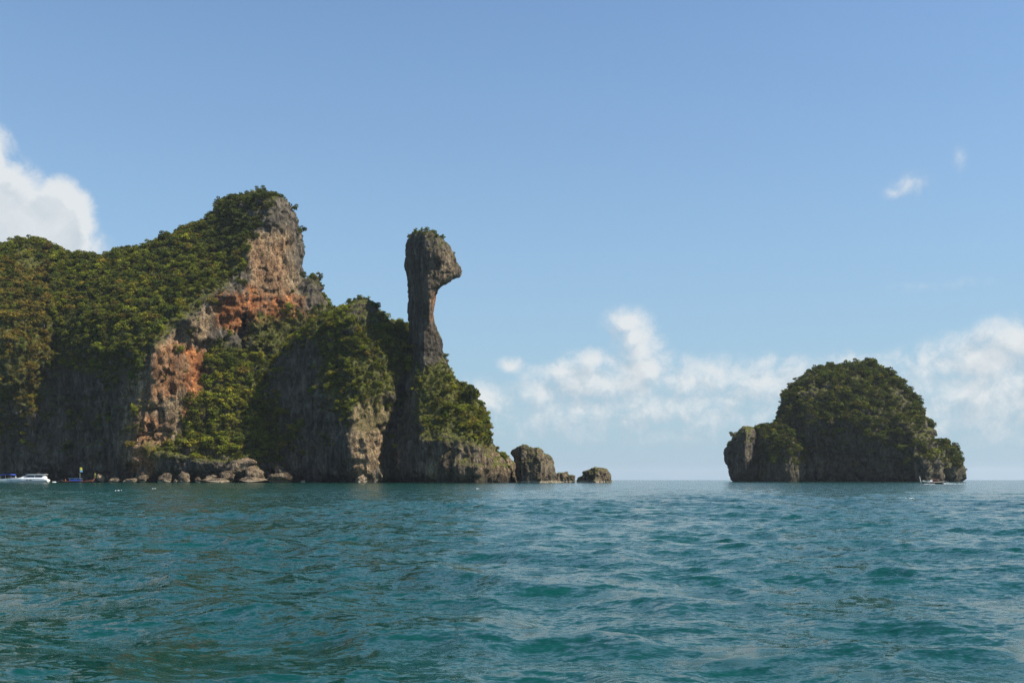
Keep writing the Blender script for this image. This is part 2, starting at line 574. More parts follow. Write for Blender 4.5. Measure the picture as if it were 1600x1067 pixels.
# ------------------------------------------------------------------ the sea
def build_sea():
    # polar sheet round the viewer: fine near by and ahead, coarse behind, out to the horizon
    fov = R_(36)
    a1 = np.linspace(-fov, fov, 820)
    a2 = np.linspace(fov, 2 * math.pi - fov, 120)[1:-1]
    A = np.concatenate([a1, a2])
    px = np.concatenate([np.geomspace(2200, 330, 40)[:-1], np.geomspace(330, 60, 330)[:-1], np.linspace(60, 1.6, 260), np.array([1.2, 0.8, 0.5, 0.3, 0.16])])
    Rr = CAMH * F / px
    AA, RR = np.meshgrid(A, Rr, indexing='ij')
    X = RR * np.sin(AA); Y = RR * np.cos(AA)
    dr = np.gradient(Rr)
    da = np.gradient(np.append(A, A[0] + 2 * math.pi))[:-1]
    Z = np.zeros_like(X); DX = np.zeros_like(X); DY = np.zeros_like(X)
    rng = np.random.default_rng(5)
    main = R_(198)          # travel direction of the wind sea
    for i in range(130):
        lam = math.exp(rng.uniform(math.log(0.16), math.log(9.0)))
        spread = 0.42 if lam > 3 else 0.8
        th = main + rng.normal() * spread
        kx, ky = math.sin(th), math.cos(th)
        kk = 2 * math.pi / lam
        amp = 0.0064 * min(lam, 2.2) ** 0.96 * math.exp(-max(0, lam - 3.5) / 5) * rng.uniform(0.5, 1.3)
        if lam < 0.6:
            amp *= 0.8
        lim_r = np.clip((lam / np.abs(dr) / np.maximum(abs(ky), 0.15) - 1.6) / 2.0, 0, 1)
        lim_a = np.clip((lam / (RR * da[:, None] * max(abs(kx), 0.15)) - 1.6) / 2.0, 0, 1)
        ph = kk * (X * kx + Y * ky) + rng.uniform(0, 6.28)
        a_ = amp * lim_r[None, :] * lim_a
        Z += a_ * np.sin(ph)
        c = np.cos(ph) * a_ * 0.75
        DX += kx * c; DY += ky * c
    for i in range(7):      # long low swell crossing from the side
        lam = rng.uniform(2.6, 5.0)
        th = R_(222) + rng.normal() * 0.13
        kx, ky = math.sin(th), math.cos(th)
        lim = np.clip((lam / np.abs(dr) / max(abs(ky), 0.15) - 1.6) / 2.0, 0, 1)[None, :] * np.clip((lam / (RR * da[:, None] * max(abs(kx), 0.15)) - 1.6) / 2.0, 0, 1)
        ph = 2 * math.pi / lam * (X * kx + Y * ky) + rng.uniform(0, 6.28)
        Z += 0.022 * lim * np.sin(ph)
        DX += kx * np.cos(ph) * 0.012 * lim; DY += ky * np.cos(ph) * 0.012 * lim
    gust = 0.72 + 0.5 * fbm(np.stack([X.ravel(), Y.ravel(), 0 * X.ravel()], 1), (16, 24, 1), 3, 3).reshape(X.shape)
    Z *= gust
    V = np.stack([X + DX, Y + DY, Z], 2).reshape(-1, 3)
    na, nr = X.shape
    i = np.arange(na)[:, None]; j = np.arange(nr - 1)[None, :]
    i2 = (i + 1) % na
    Q = np.stack([i * nr + j, i2 * nr + j, i2 * nr + j + 1, i * nr + j + 1], 2).reshape(-1, 4)
    Q = Q[:, ::-1]
    m, n = new_mat('sea_water')
    geo = n.n('ShaderNodeNewGeometry')
    pos = geo.outputs['Position']
    p1 = n.vm('MULTIPLY', pos, (0.55, 1.0, 1.0))
    def tilt(scale, amp, detail=3, rough=0.6):
        c_ = n.noise(p1, scale, detail, rough, out='Color', dist=0.3)
        return n.vm('MULTIPLY', n.vm('SUBTRACT', c_, (0.5, 0.5, 0.5)), (amp, amp, 0.0))
    nrm = n.vm('ADD', geo.outputs['Normal'], n.vm('ADD', tilt(0.45, 0.40), n.vm('ADD', tilt(2.4, 0.80), n.vm('ADD', tilt(9.0, 0.95), tilt(32.0, 0.8)))))
    nrm = n.vm('NORMALIZE', nrm)
    deep = n.ramp(n.noise(pos, 0.035, 3, 0.5), [(0.35, (0.0014, 0.036, 0.029)), (0.65, (0.0022, 0.052, 0.039))])
    b = n.n('ShaderNodeBsdfPrincipled')
    n.put(b.inputs['Base Color'], deep)
    b.inputs['Roughness'].default_value = 0.11
    b.inputs['IOR'].default_value = 1.333
    n.put(b.inputs['Normal'], nrm)
    out_surface(n, b.outputs[0])
    me = mesh_from('sea', V, Q, m)
    o = link('sea', me)
    tag(o, 'choppy teal green sea stretching to the horizon', kind='structure')
    return o


build_sea()

# ------------------------------------------------------------------ tint zones (real rock colours, in the photograph's directions)
PEAK_FACE = [(395, 350), (430, 312), (447, 302), (462, 330), (484, 430), (522, 490), (470, 503), (402, 514), (380, 545), (337, 520), (325, 540), (318, 560),
             (322, 600), (302, 650), (285, 675), (268, 700), (236, 706), (240, 752), (200, 752), (186, 690), (205, 620), (225, 560), (262, 520), (302, 488), (345, 452), (377, 422), (386, 390)]
LEFT_CLIFF = [(62, 600), (112, 575), (160, 596), (205, 590), (228, 556), (215, 760), (0, 760), (0, 700), (40, 660)]
MID_WALL = [(415, 760), (413, 610), (430, 565), (462, 522), (482, 512), (498, 560), (505, 640), (540, 655), (556, 632), (600, 640), (612, 610), (625, 760)]
HEAD_ROCK = [(600, 760), (606, 640), (622, 600), (640, 568), (652, 640), (662, 682), (700, 676), (740, 690), (772, 700), (815, 760)]
LEDGE = [(232, 760), (236, 699), (300, 704), (350, 709), (400, 718), (462, 730), (470, 760)]
ORANGE = [([(380, 440), (470, 470), (485, 500), (400, 514), (378, 505)], 1.0), ([(340, 458), (384, 455), (384, 520), (340, 505)], 1.05),
          ([(288, 545), (318, 545), (320, 640), (292, 650)], 1.5), ([(240, 545), (290, 520), (300, 610), (235, 625)], 0.6), ([(395, 375), (445, 380), (450, 470), (392, 450)], 0.35),
          ([(212, 640), (260, 650), (262, 690), (210, 690)], 0.5), ([(204, 700), (234, 700), (234, 735), (206, 735)], 0.9), ([(676, 455), (684, 455), (684, 500), (672, 500)], 0.9)]
TAN = [([(385, 360), (450, 360), (470, 470), (385, 450)], 0.9), ([(200, 560), (330, 480), (345, 470), (320, 560), (270, 690), (236, 745), (196, 745), (186, 680)], 0.8),
       ([(548, 620), (606, 600), (606, 760), (550, 760)], 0.9), ([(760, 685), (812, 720), (812, 760), (735, 760)], 0.8), ([(670, 690), (760, 690), (800, 760), (640, 760)], 0.35),
       ([(668, 395), (720, 390), (720, 440), (672, 520)], 0.35), ([(345, 715), (460, 715), (470, 770), (345, 770)], 0.35), ([(800, 690), (960, 690), (960, 770), (800, 770)], 0.28)]
GRASSY = [([(552, 610), (606, 590), (606, 670), (555, 670)], 0.45), ([(385, 500), (470, 490), (530, 485), (420, 560), (380, 540)], 0.9), ([(690, 668), (770, 680), (780, 705), (700, 690)], 0.95),
          ([(-50, 420), (75, 430), (80, 620), (-50, 640)], 0.8), ([(640, 575), (715, 575), (725, 680), (645, 660)], 0.85), ([(545, 540), (640, 530), (625, 610), (550, 630)], 0.7), ([(236, 698), (330, 706), (330, 714), (236, 708)], 0.9)]
DENSE = [
    [(-260, 300), (352, 300), (392, 345), (382, 395), (372, 425), (340, 450), (300, 486), (236, 545), (205, 585), (160, 590), (110, 572), (70, 600), (30, 670), (-260, 700)],
    [(326, 525), (384, 545), (440, 500), (520, 488), (545, 496), (470, 528), (430, 565), (415, 610), (440, 640), (455, 690), (440, 718), (395, 712), (340, 704), (262, 697), (272, 690), (292, 668), (318, 606)],
    [(482, 505), (545, 500), (590, 497), (640, 515), (662, 556), (640, 572), (620, 606), (600, 636), (560, 626), (545, 655), (510, 625), (500, 560)],
    [(652, 560), (698, 566), (716, 590), (752, 604), (772, 650), (770, 690), (740, 688), (700, 674), (664, 682), (650, 640)],
]
KNOB = [(541, 504), (546, 474), (558, 464), (576, 464), (587, 478), (590, 504), (566, 512)]
ROCKZ = [KNOB, PEAK_FACE, LEFT_CLIFF, MID_WALL, HEAD_ROCK, LEDGE]


def paint(me, Wd, N, dense=(), grass_gain=1.0, green=0.0):
    u, v = uv_of(Wd)
    jit = fbm(Wd, (7, 7, 7), 91, 3) * 22
    orange = np.zeros(len(u)); tanz = np.zeros(len(u)); gr = np.clip((N[:, 2] - 0.35) / 0.3, 0, 1) * grass_gain
    for p, a in ORANGE:
        orange = np.maximum(orange, a * zone(u, v, p, 16, jit * 0.6))
    for p, a in TAN:
        tanz = np.maximum(tanz, a * zone(u, v, p, 18, jit * 0.6))
    gr = gr * (1 - 0.85 * zone(u, v, PEAK_FACE, 14, jit * 0.4)) * (1 - 0.6 * zone(u, v, MID_WALL, 14, jit * 0.4))
    for p, a in GRASSY:
        gr = np.maximum(gr, a * zone(u, v, p, 14, jit))
    for p in dense:
        gr = np.maximum(gr, zone(u, v, p, 10, jit * 0.5) * np.clip((N[:, 2] + 0.25) / 0.4, 0, 1))
    gr = np.maximum(gr, green * np.clip(N[:, 2] + 0.6, 0, 1))
    ca = me.attributes.new('tint', 'FLOAT_VECTOR', 'POINT')
    ca.data.foreach_set('vector', np.stack([orange, gr, tanz], 1).astype(np.float32).ravel())


def rock_part(name, parent, Wd, Q, mat=None, dense=(), plant=True, **kw):
    N, fn = vnormals(Wd, Q)
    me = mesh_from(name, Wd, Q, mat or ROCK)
    paint(me, Wd, N, dense, **kw)
    o = link(name, me, parent)
    if plant:
        ROCKS.append((name, Wd, Q, N, fn))
    return o


# ------------------------------------------------------------------ the large island
isl = tag(empty('limestone_island', W(400, HV, 460)[:2] + (0,)), 'long forested limestone island with orange cliff, tall peak and bird-headed rock pillar', 'island')


def local(o):
    # parts carry world coordinates: undo the parent's offset
    o.location = tuple(-x for x in o.parent.location)
    return o


HILL_POLY = [(-230, 790), (-230, 560), (-190, 470), (-120, 430), (-50, 403), (0, 389), (35, 379), (62, 379), (90, 395), (125, 406), (155, 409), (190, 400), (230, 388), (270, 372), (310, 354),
             (332, 343), (341, 329), (352, 316), (366, 310), (386, 311), (400, 309), (425, 308), (440, 309), (448, 313), (455, 319), (458, 330), (464, 350), (469, 375), (472, 405), (474, 434),
             (492, 436), (503, 449), (509, 472), (518, 489), (560, 510), (570, 790)]
HILL_ROWS = {
    280: [(-230, 580), (330, 545), (400, 520), (440, 512), (470, 522), (560, 530)],
    320: [(-230, 580), (330, 542), (400, 512), (432, 502), (470, 516), (560, 530)],
    350: [(-230, 575), (0, 565), (240, 545), (345, 528), (395, 500), (424, 495), (475, 513), (560, 525)],
    395: [(-230, 560), (0, 545), (130, 542), (250, 520), (340, 505), (388, 488), (470, 510), (490, 502), (510, 512), (560, 522)],
    430: [(-230, 540), (0, 518), (110, 520), (250, 500), (340, 488), (376, 480), (470, 506), (496, 500), (520, 512), (560, 520)],
    460: [(-230, 525), (-20, 495), (40, 498), (110, 506), (250, 484), (346, 468), (384, 480), (470, 500), (500, 498), (560, 512)],
    500: [(-230, 512), (-30, 480), (40, 480), (95, 495), (200, 470), (300, 452), (340, 472), (380, 480), (450, 490), (560, 505)],
    545: [(-230, 506), (-40, 470), (30, 470), (85, 492), (150, 470), (240, 442), (325, 466), (380, 476), (430, 482), (560, 500)],
    600: [(-230, 502), (-40, 468), (20, 470), (72, 490), (110, 484), (210, 444), (232, 440), (320, 458), (400, 468), (450, 476), (560, 496)],
    660: [(-230, 515), (-40, 494), (10, 488), (60, 484), (110, 480), (196, 446), (225, 440), (290, 452), (400, 456), (450, 466), (560, 490)],
    715: [(-230, 520), (-40, 496), (10, 490), (60, 482), (110, 478), (200, 446), (228, 440), (290, 445), (400, 443), (440, 448), (560, 480)],
    790: [(-230, 520), (-40, 496), (10, 490), (60, 482), (110, 478), (205, 446), (228, 441), (290, 446), (400, 446), (440, 452), (560, 480)],
}
Wd, Q = lump(HILL_ROWS, HILL_POLY, R=9, T=70, k=0.8, step=2.6, dstep=1.1, notch=6, seed=1, notch_top=4.0,
            dents=[(240, 680, 20, 14, 5), (263, 602, 8, 20, 2.5), (382, 516, 6, 26, 7), (402, 518, 12, 22, -5), (425, 492, 12, 10, 1.5), (357, 472, 10, 6, 2), (215, 735, 12, 14, 4),
                   (440, 455, 10, 14, 2.5), (412, 425, 7, 8, 2.5), (150, 672, 20, 6, -4), (230, 545, 8, 12, 3), (120, 630, 30, 20, 3)])
local(tag(rock_part('hillside', isl, Wd, Q, dense=DENSE), 'steep forested hillside and peak with bare orange cliff'))

LEDGE_POLY = [(233, 790), (231, 730), (237, 704), (262, 706), (300, 714), (330, 718), (352, 720), (372, 716), (392, 722), (405, 730), (420, 738), (432, 790)]
LEDGE_ROWS = {700: [(230, 436), (300, 434), (360, 433), (430, 436)], 735: [(230, 440), (300, 437), (350, 435), (372, 432), (430, 436)], 748: [(230, 444), (300, 443), (350, 440), (430, 438)], 790: [(230, 446), (430, 440)]}
Wd, Q = lump(LEDGE_ROWS, LEDGE_POLY, R=2.5, T=16, k=0.8, step=1.6, dstep=0.6, notch=4.0, amp=0.36, seed=3, notch_top=2.4, fs=0.5)
local(rock_part('shore_ledge', isl, Wd, Q, mat=ROCK, dense=()))

BUTT_POLY = [(408, 790), (411, 620), (418, 582), (432, 560), (452, 530), (472, 512), (486, 502), (508, 499), (524, 491), (540, 486), (546, 474), (558, 468), (574, 468), (583, 478), (588, 492),
             (600, 499), (612, 507), (622, 511), (626, 504), (630, 511), (640, 512), (660, 540), (690, 560), (700, 790)]
BUTT_ROWS = {
    460: [(400, 470), (470, 455), (545, 440), (565, 436), (590, 440), (640, 446), (700, 450)],
    500: [(400, 470), (440, 458), (490, 446), (540, 430), (575, 428), (610, 436), (640, 446), (700, 450)],
    560: [(400, 470), (425, 462), (500, 434), (550, 418), (600, 420), (640, 432), (700, 445)],
    620: [(400, 470), (415, 460), (500, 424), (552, 409), (590, 412), (625, 426), (700, 440)],
    680: [(400, 468), (415, 456), (500, 421), (550, 403), (575, 404), (606, 420), (700, 435)],
    790: [(400, 466), (415, 455), (500, 420), (548, 401), (575, 402), (606, 420), (700, 430)],
}
Wd, Q = lump(BUTT_ROWS, BUTT_POLY, R=6, T=45, k=0.8, step=2.2, dstep=0.9, notch=4, seed=4, amp=0.85, notch_top=3.0)
local(rock_part('buttress', isl, Wd, Q, dense=DENSE))

HEAD_POLY = [(598, 790), (606, 660), (622, 600), (640, 565), (652, 550), (690, 558), (698, 572), (710, 594), (724, 608), (740, 618), (750, 634), (760, 652), (764, 668), (766, 690), (775, 703),
             (787, 722), (798, 735), (804, 750), (808, 790)]
HEAD_ROWS = {
    550: [(590, 440), (640, 430), (670, 424), (700, 428), (810, 440)],
    600: [(590, 440), (625, 430), (650, 414), (690, 410), (740, 416), (810, 436)],
    650: [(590, 436), (610, 430), (655, 402), (700, 398), (745, 402), (770, 410), (810, 430)],
    690: [(590, 434), (604, 428), (660, 395), (690, 389), (735, 388), (775, 398), (810, 420)],
    730: [(590, 432), (602, 426), (664, 391), (690, 387), (740, 385), (785, 396), (810, 412)],
    790: [(590, 432), (602, 426), (666, 391), (690, 387), (740, 386), (790, 398), (810, 412)],
}
Wd, Q = lump(HEAD_ROWS, HEAD_POLY, R=5, T=40, k=0.8, step=2.0, dstep=0.85, notch=2.5, seed=5, amp=0.75, notch_top=2.0)
local(rock_part('headland', isl, Wd, Q, dense=DENSE))

PIL_POLY = [(634, 600), (640, 545), (639, 509), (636.5, 484), (637.5, 461), (635.5, 439), (632, 417), (634, 402), (634, 383), (638, 373), (643, 365), (652, 361.5), (664, 361), (675, 363), (685, 368),
            (695, 376), (702, 382), (705, 391), (711, 402), (716, 412), (722, 424), (719, 432), (709, 437.5), (699, 443), (693, 446), (685, 454), (680.5, 462), (679, 474), (677, 488), (679, 505),
            (685, 517), (691, 530), (693, 546), (694, 566), (700, 600)]
PIL_ROWS = {355: [(630, 436), (660, 420), (680, 418), (720, 428)], 400: [(630, 437), (665, 416), (690, 415), (720, 426)], 440: [(630, 436), (668, 416), (690, 420), (720, 428)],
            490: [(630, 437), (671, 418), (685, 427), (720, 430)], 530: [(630, 438), (662, 418), (690, 424), (720, 430)], 600: [(630, 438), (660, 416), (700, 422)]}
Wd, Q = lump(PIL_ROWS, PIL_POLY, R=4.5, T=10, k=0.75, step=1.3, dstep=0.5, seed=6, amp=0.27, fine=1.5, fs=0.6)
local(tag(rock_part('rock_pillar', isl, Wd, Q, grass_gain=0.8), 'tall thin grey rock pillar with an overhanging head like a bird'))

# ------------------------------------------------------------------ sea stacks beside the headland
def stack(name, rows, poly, label, seed, **kw):
    Wd, Q = lump(rows, poly, seed=seed, **kw)
    c = Wd.mean(0); c[2] = 0
    Wd = Wd - c
    N, fn = vnormals(Wd, Q)
    me = mesh_from(name, Wd, Q, ROCK_TIDE)
    paint(me, Wd + c, N, grass_gain=0.75)
    o = link(name, me, None, tuple(c))
    tag(o, label, 'rock', 'rocks trailing off the end of the large island')
    ROCKS.append((name, Wd + c, Q, N, fn))
    return o


stack('sea_rock', {690: [(770, 440), (790, 436), (815, 442)], 790: [(770, 438), (790, 432), (815, 440)]},
      [(770, 790), (772, 712), (779, 706), (788, 707), (796, 714), (804, 726), (808, 740), (812, 790)],
      'low green-topped rock wedged between headland and the big tilted sea stack', 20, R=2.5, T=12, step=1.1, dstep=0.45, amp=0.36, fs=0.42)
stack('sea_stack', {690: [(795, 412), (812, 402), (840, 401), (870, 412)], 722: [(795, 416), (814, 400), (845, 398), (872, 408)], 790: [(795, 420), (815, 400), (845, 397), (875, 407)]},
      [(812, 790), (808, 752), (805.5, 740), (806, 728), (803, 716), (799, 708), (799.5, 704), (804, 700), (811, 697), (820, 695), (827, 698), (834, 700), (840, 699), (846, 702), (850, 707), (856, 708.5),
       (862, 714), (865, 722), (867.5, 731), (869, 740), (870.5, 753), (872, 790)],
      'big blocky grey sea stack leaning over its dark undercut side', 21, R=2.6, T=12, step=1.0, dstep=0.4, amp=0.32, fs=0.45)
stack('sea_rock', {730: [(866, 412), (905, 412)], 790: [(866, 409), (905, 409)]},
      [(866, 790), (867, 742), (873, 738), (881, 738), (884, 736), (887, 737), (888, 742), (894, 742), (898, 742.5), (899, 749), (901, 790)],
      'low dark jagged rock between the big sea stack and the end rock', 22, R=1.2, T=5, step=0.8, dstep=0.3, amp=0.22, fs=0.28)
stack('sea_rock', {725: [(898, 416), (930, 410), (958, 414)], 790: [(898, 412), (930, 405), (960, 411)]},
      [(897, 790), (901, 753), (903, 748), (910, 743), (912, 737), (919, 733), (930, 730.5), (940, 730), (947, 733), (950.5, 738), (953.5, 746), (956, 752), (960, 790)],
      'rounded brown rock standing alone at the seaward end of the row', 23, R=2.4, T=9, step=1.0, dstep=0.4, amp=0.32, fs=0.35)

# ------------------------------------------------------------------ the second, rounder island
isl2 = tag(empty('limestone_island', W(1330, HV, 610)[:2] + (0,)), 'dome shaped wooded limestone island standing alone in open water', 'island')
DOME_POLY = [(1222, 790), (1214, 690), (1215, 655), (1223, 640), (1226, 622), (1234, 614), (1247, 599), (1258, 590), (1273, 582), (1289, 576), (1309, 578), (1325, 575), (1341, 575), (1356, 571), (1368, 575),
             (1373, 581), (1386, 584), (1396, 594), (1402, 600), (1412, 605), (1420, 615), (1430, 627), (1438, 641), (1442, 656), (1450, 663), (1456, 674), (1457, 690), (1468, 720), (1476, 790)]
DOME_ROWS = {
    560: [(1200, 640), (1290, 632), (1360, 628), (1420, 634), (1480, 645)],
    610: [(1200, 628), (1260, 606), (1340, 598), (1400, 602), (1440, 618), (1480, 630)],
    660: [(1200, 614), (1240, 594), (1330, 580), (1400, 580), (1440, 592), (1480, 612)],
    690: [(1200, 612), (1250, 594), (1340, 581), (1410, 576), (1450, 580), (1480, 600)],
    715: [(1200, 612), (1260, 600), (1340, 590), (1400, 582), (1440, 572), (1472, 574), (1482, 590)],
    790: [(1200, 612), (1260, 604), (1340, 597), (1400, 588), (1440, 572), (1472, 573), (1482, 590)],
}
Wd, Q = lump(DOME_ROWS, DOME_POLY, R=14, T=60, k=0.9, step=2.1, dstep=1.1, notch=4, seed=7, amp=1.35, notch_top=3.0)
local(rock_part('dome', isl2, Wd, Q, green=0.3))
T1 = [(1148, 790), (1144, 752), (1138, 731), (1131, 718), (1130, 710), (1132, 701), (1139, 692), (1146, 679), (1156, 670), (1163, 666), (1178, 666), (1184, 674), (1192, 700), (1196, 790)]
Wd, Q = lump({660: [(1125, 610), (1165, 594), (1200, 600)], 720: [(1125, 606), (1165, 588), (1200, 598)], 790: [(1125, 612), (1160, 594), (1200, 600)]}, T1, R=12, T=30, k=1.0, step=1.7, dstep=0.8, seed=8, amp=0.6, notch=3)
local(tag(rock_part('rock_tower', isl2, Wd, Q), 'bare dark grey rock tower at the low end of the island'))
T2 = [(1178, 790), (1176, 720), (1178, 680), (1184, 671), (1190, 668), (1205, 667), (1216, 665), (1233, 670), (1246, 680), (1253, 698), (1259, 713), (1260, 729), (1254, 752), (1252, 790)]
Wd, Q = lump({660: [(1170, 604), (1220, 594), (1262, 600)], 700: [(1170, 600), (1195, 586), (1235, 580), (1262, 592)], 790: [(1170, 600), (1195, 586), (1238, 576), (1262, 590)]}, T2, R=12, T=30, k=1.0, step=1.7, dstep=0.8, seed=9, amp=0.6, notch=2.5)
local(rock_part('rock_shoulder', isl2, Wd, Q, green=0.3))
T3 = [(1440, 790), (1442, 705), (1456, 692), (1463, 693), (1478, 697), (1490, 705), (1501, 716), (1506, 729), (1509, 742), (1504, 753), (1502, 790)]
Wd, Q = lump({685: [(1436, 606), (1475, 600), (1512, 608)], 730: [(1436, 604), (1470, 594), (1495, 590), (1512, 600)], 790: [(1436, 604), (1470, 595), (1495, 592), (1512, 602)]}, T3, R=11, T=34, k=1.0, step=1.7, dstep=0.8, seed=10, amp=0.6, notch=3)
local(rock_part('rock_lobe', isl2, Wd, Q, green=0.45))

# ------------------------------------------------------------------ trees
def ico(sub=3):
    import bmesh
    bm = bmesh.new()
    bmesh.ops.create_icosphere(bm, subdivisions=sub, radius=1)
    V = np.array([v.co[:] for v in bm.verts])
    Fc = np.array([[v.index for v in f.verts] for f in bm.faces])
    bm.free()
    return V, Fc


def crown_mesh(name, seed, mat, n=520, flat=1.0, size=0.22, gaps=0.0):
    r = np.random.default_rng(seed)
    cl = []
    nclump = int(r.integers(9, 13))
    for i in range(nclump):
        a = r.uniform(0, 6.283); rad = math.sqrt(r.uniform(0, 1)) * 0.74
        z = r.uniform(0.5, 1.55) - 0.45 * rad
        cl.append((rad * math.cos(a), rad * math.sin(a), z * flat, r.uniform(0.30, 0.46)))
    C = np.array(cl)
    ci = r.integers(0, nclump, n)
    d = r.normal(size=(n, 3)); d /= np.linalg.norm(d, axis=1, keepdims=True)
    d[:, 2] = np.where(r.random(n) < 0.65, np.abs(d[:, 2]), d[:, 2])
    P = C[ci, :3] + d * (C[ci, 3:4] * r.uniform(0.72, 1.10, (n, 1))) * np.array([1.0, 1.0, 0.85])
    nrm = d * 0.8 + r.normal(size=(n, 3)) * 0.55
    nrm /= np.linalg.norm(nrm, axis=1, keepdims=True)
    t = np.cross(nrm, r.normal(size=(n, 3))); t /= np.linalg.norm(t, axis=1, keepdims=True)
    b = np.cross(nrm, t)
    s = size * r.uniform(0.55, 1.25, (n, 1))
    V = np.stack([P - t * s * 0.52, P - b * s * 0.42 + nrm * s * 0.1, P + t * s * 0.52, P + b * s * 0.42 + nrm * s * 0.1], 1).reshape(-1, 3)
    Q = np.arange(n * 4).reshape(n, 4)
    return mesh_from(name, V, Q, mat, smooth=False)


BARK = plain('bark', (0.16, 0.13, 0.10), 0.9, 0.2, wear=0.3)


def trunk_mesh(seed):
    r = np.random.default_rng(seed)
    V, Q = [], []
    def limb(p0, p1, r0, r1):
        base = len(V); nseg, nr = 4, 6
        p0, p1 = np.array(p0), np.array(p1)
        ax = (p1 - p0) / np.linalg.norm(p1 - p0)
        t = np.cross(ax, [0.3, 1, 0.2]); t /= np.linalg.norm(t); b = np.cross(ax, t)
        wob = r.normal(size=(nseg, 3)) * 0.025
        for i in range(nseg):
            f_ = i / (nseg - 1)
            c = p0 + (p1 - p0) * f_ + (wob[i] if 0 < i < nseg - 1 else 0)
            for j in range(nr):
                a = j / nr * 6.283
                V.append(c + (t * math.cos(a) + b * math.sin(a)) * (r0 + (r1 - r0) * f_))
        for i in range(nseg - 1):
            for j in range(nr):
                k2 = (j + 1) % nr
                Q.append((base + i * nr + j, base + i * nr + k2, base + (i + 1) * nr + k2, base + (i + 1) * nr + j))
    limb((0, 0, -0.5), (r.normal() * .05, r.normal() * .05, 0.75), 0.075, 0.05)
    for i in range(4):
        a = i * 1.57 + r.uniform(-.5, .5)
        limb((0, 0, r.uniform(0.35, 0.7)), (math.cos(a) * 0.5, math.sin(a) * 0.5, r.uniform(0.85, 1.2)), 0.04, 0.015)
    return mesh_from('trunk', np.array(V), np.array(Q), BARK)


CROWNS = [crown_mesh('crown', 100 + i, LEAF, flat=fl) for i, fl in enumerate((1.0, 0.8, 1.15, 0.9, 0.75))]
CROWNS += [crown_mesh('crown', 120, LEAF_DRY, flat=0.75), crown_mesh('crown', 121, LEAF_DRY, flat=0.9), crown_mesh('crown', 122, LEAF_DARK, flat=0.9), crown_mesh('crown', 123, LEAF_DARK, flat=1.05), crown_mesh('crown', 124, LEAF_LIGHT, flat=0.9), crown_mesh('crown', 125, LEAF_LIGHT, flat=1.1)]
TRUNKS = [trunk_mesh(i) for i in range(3)]

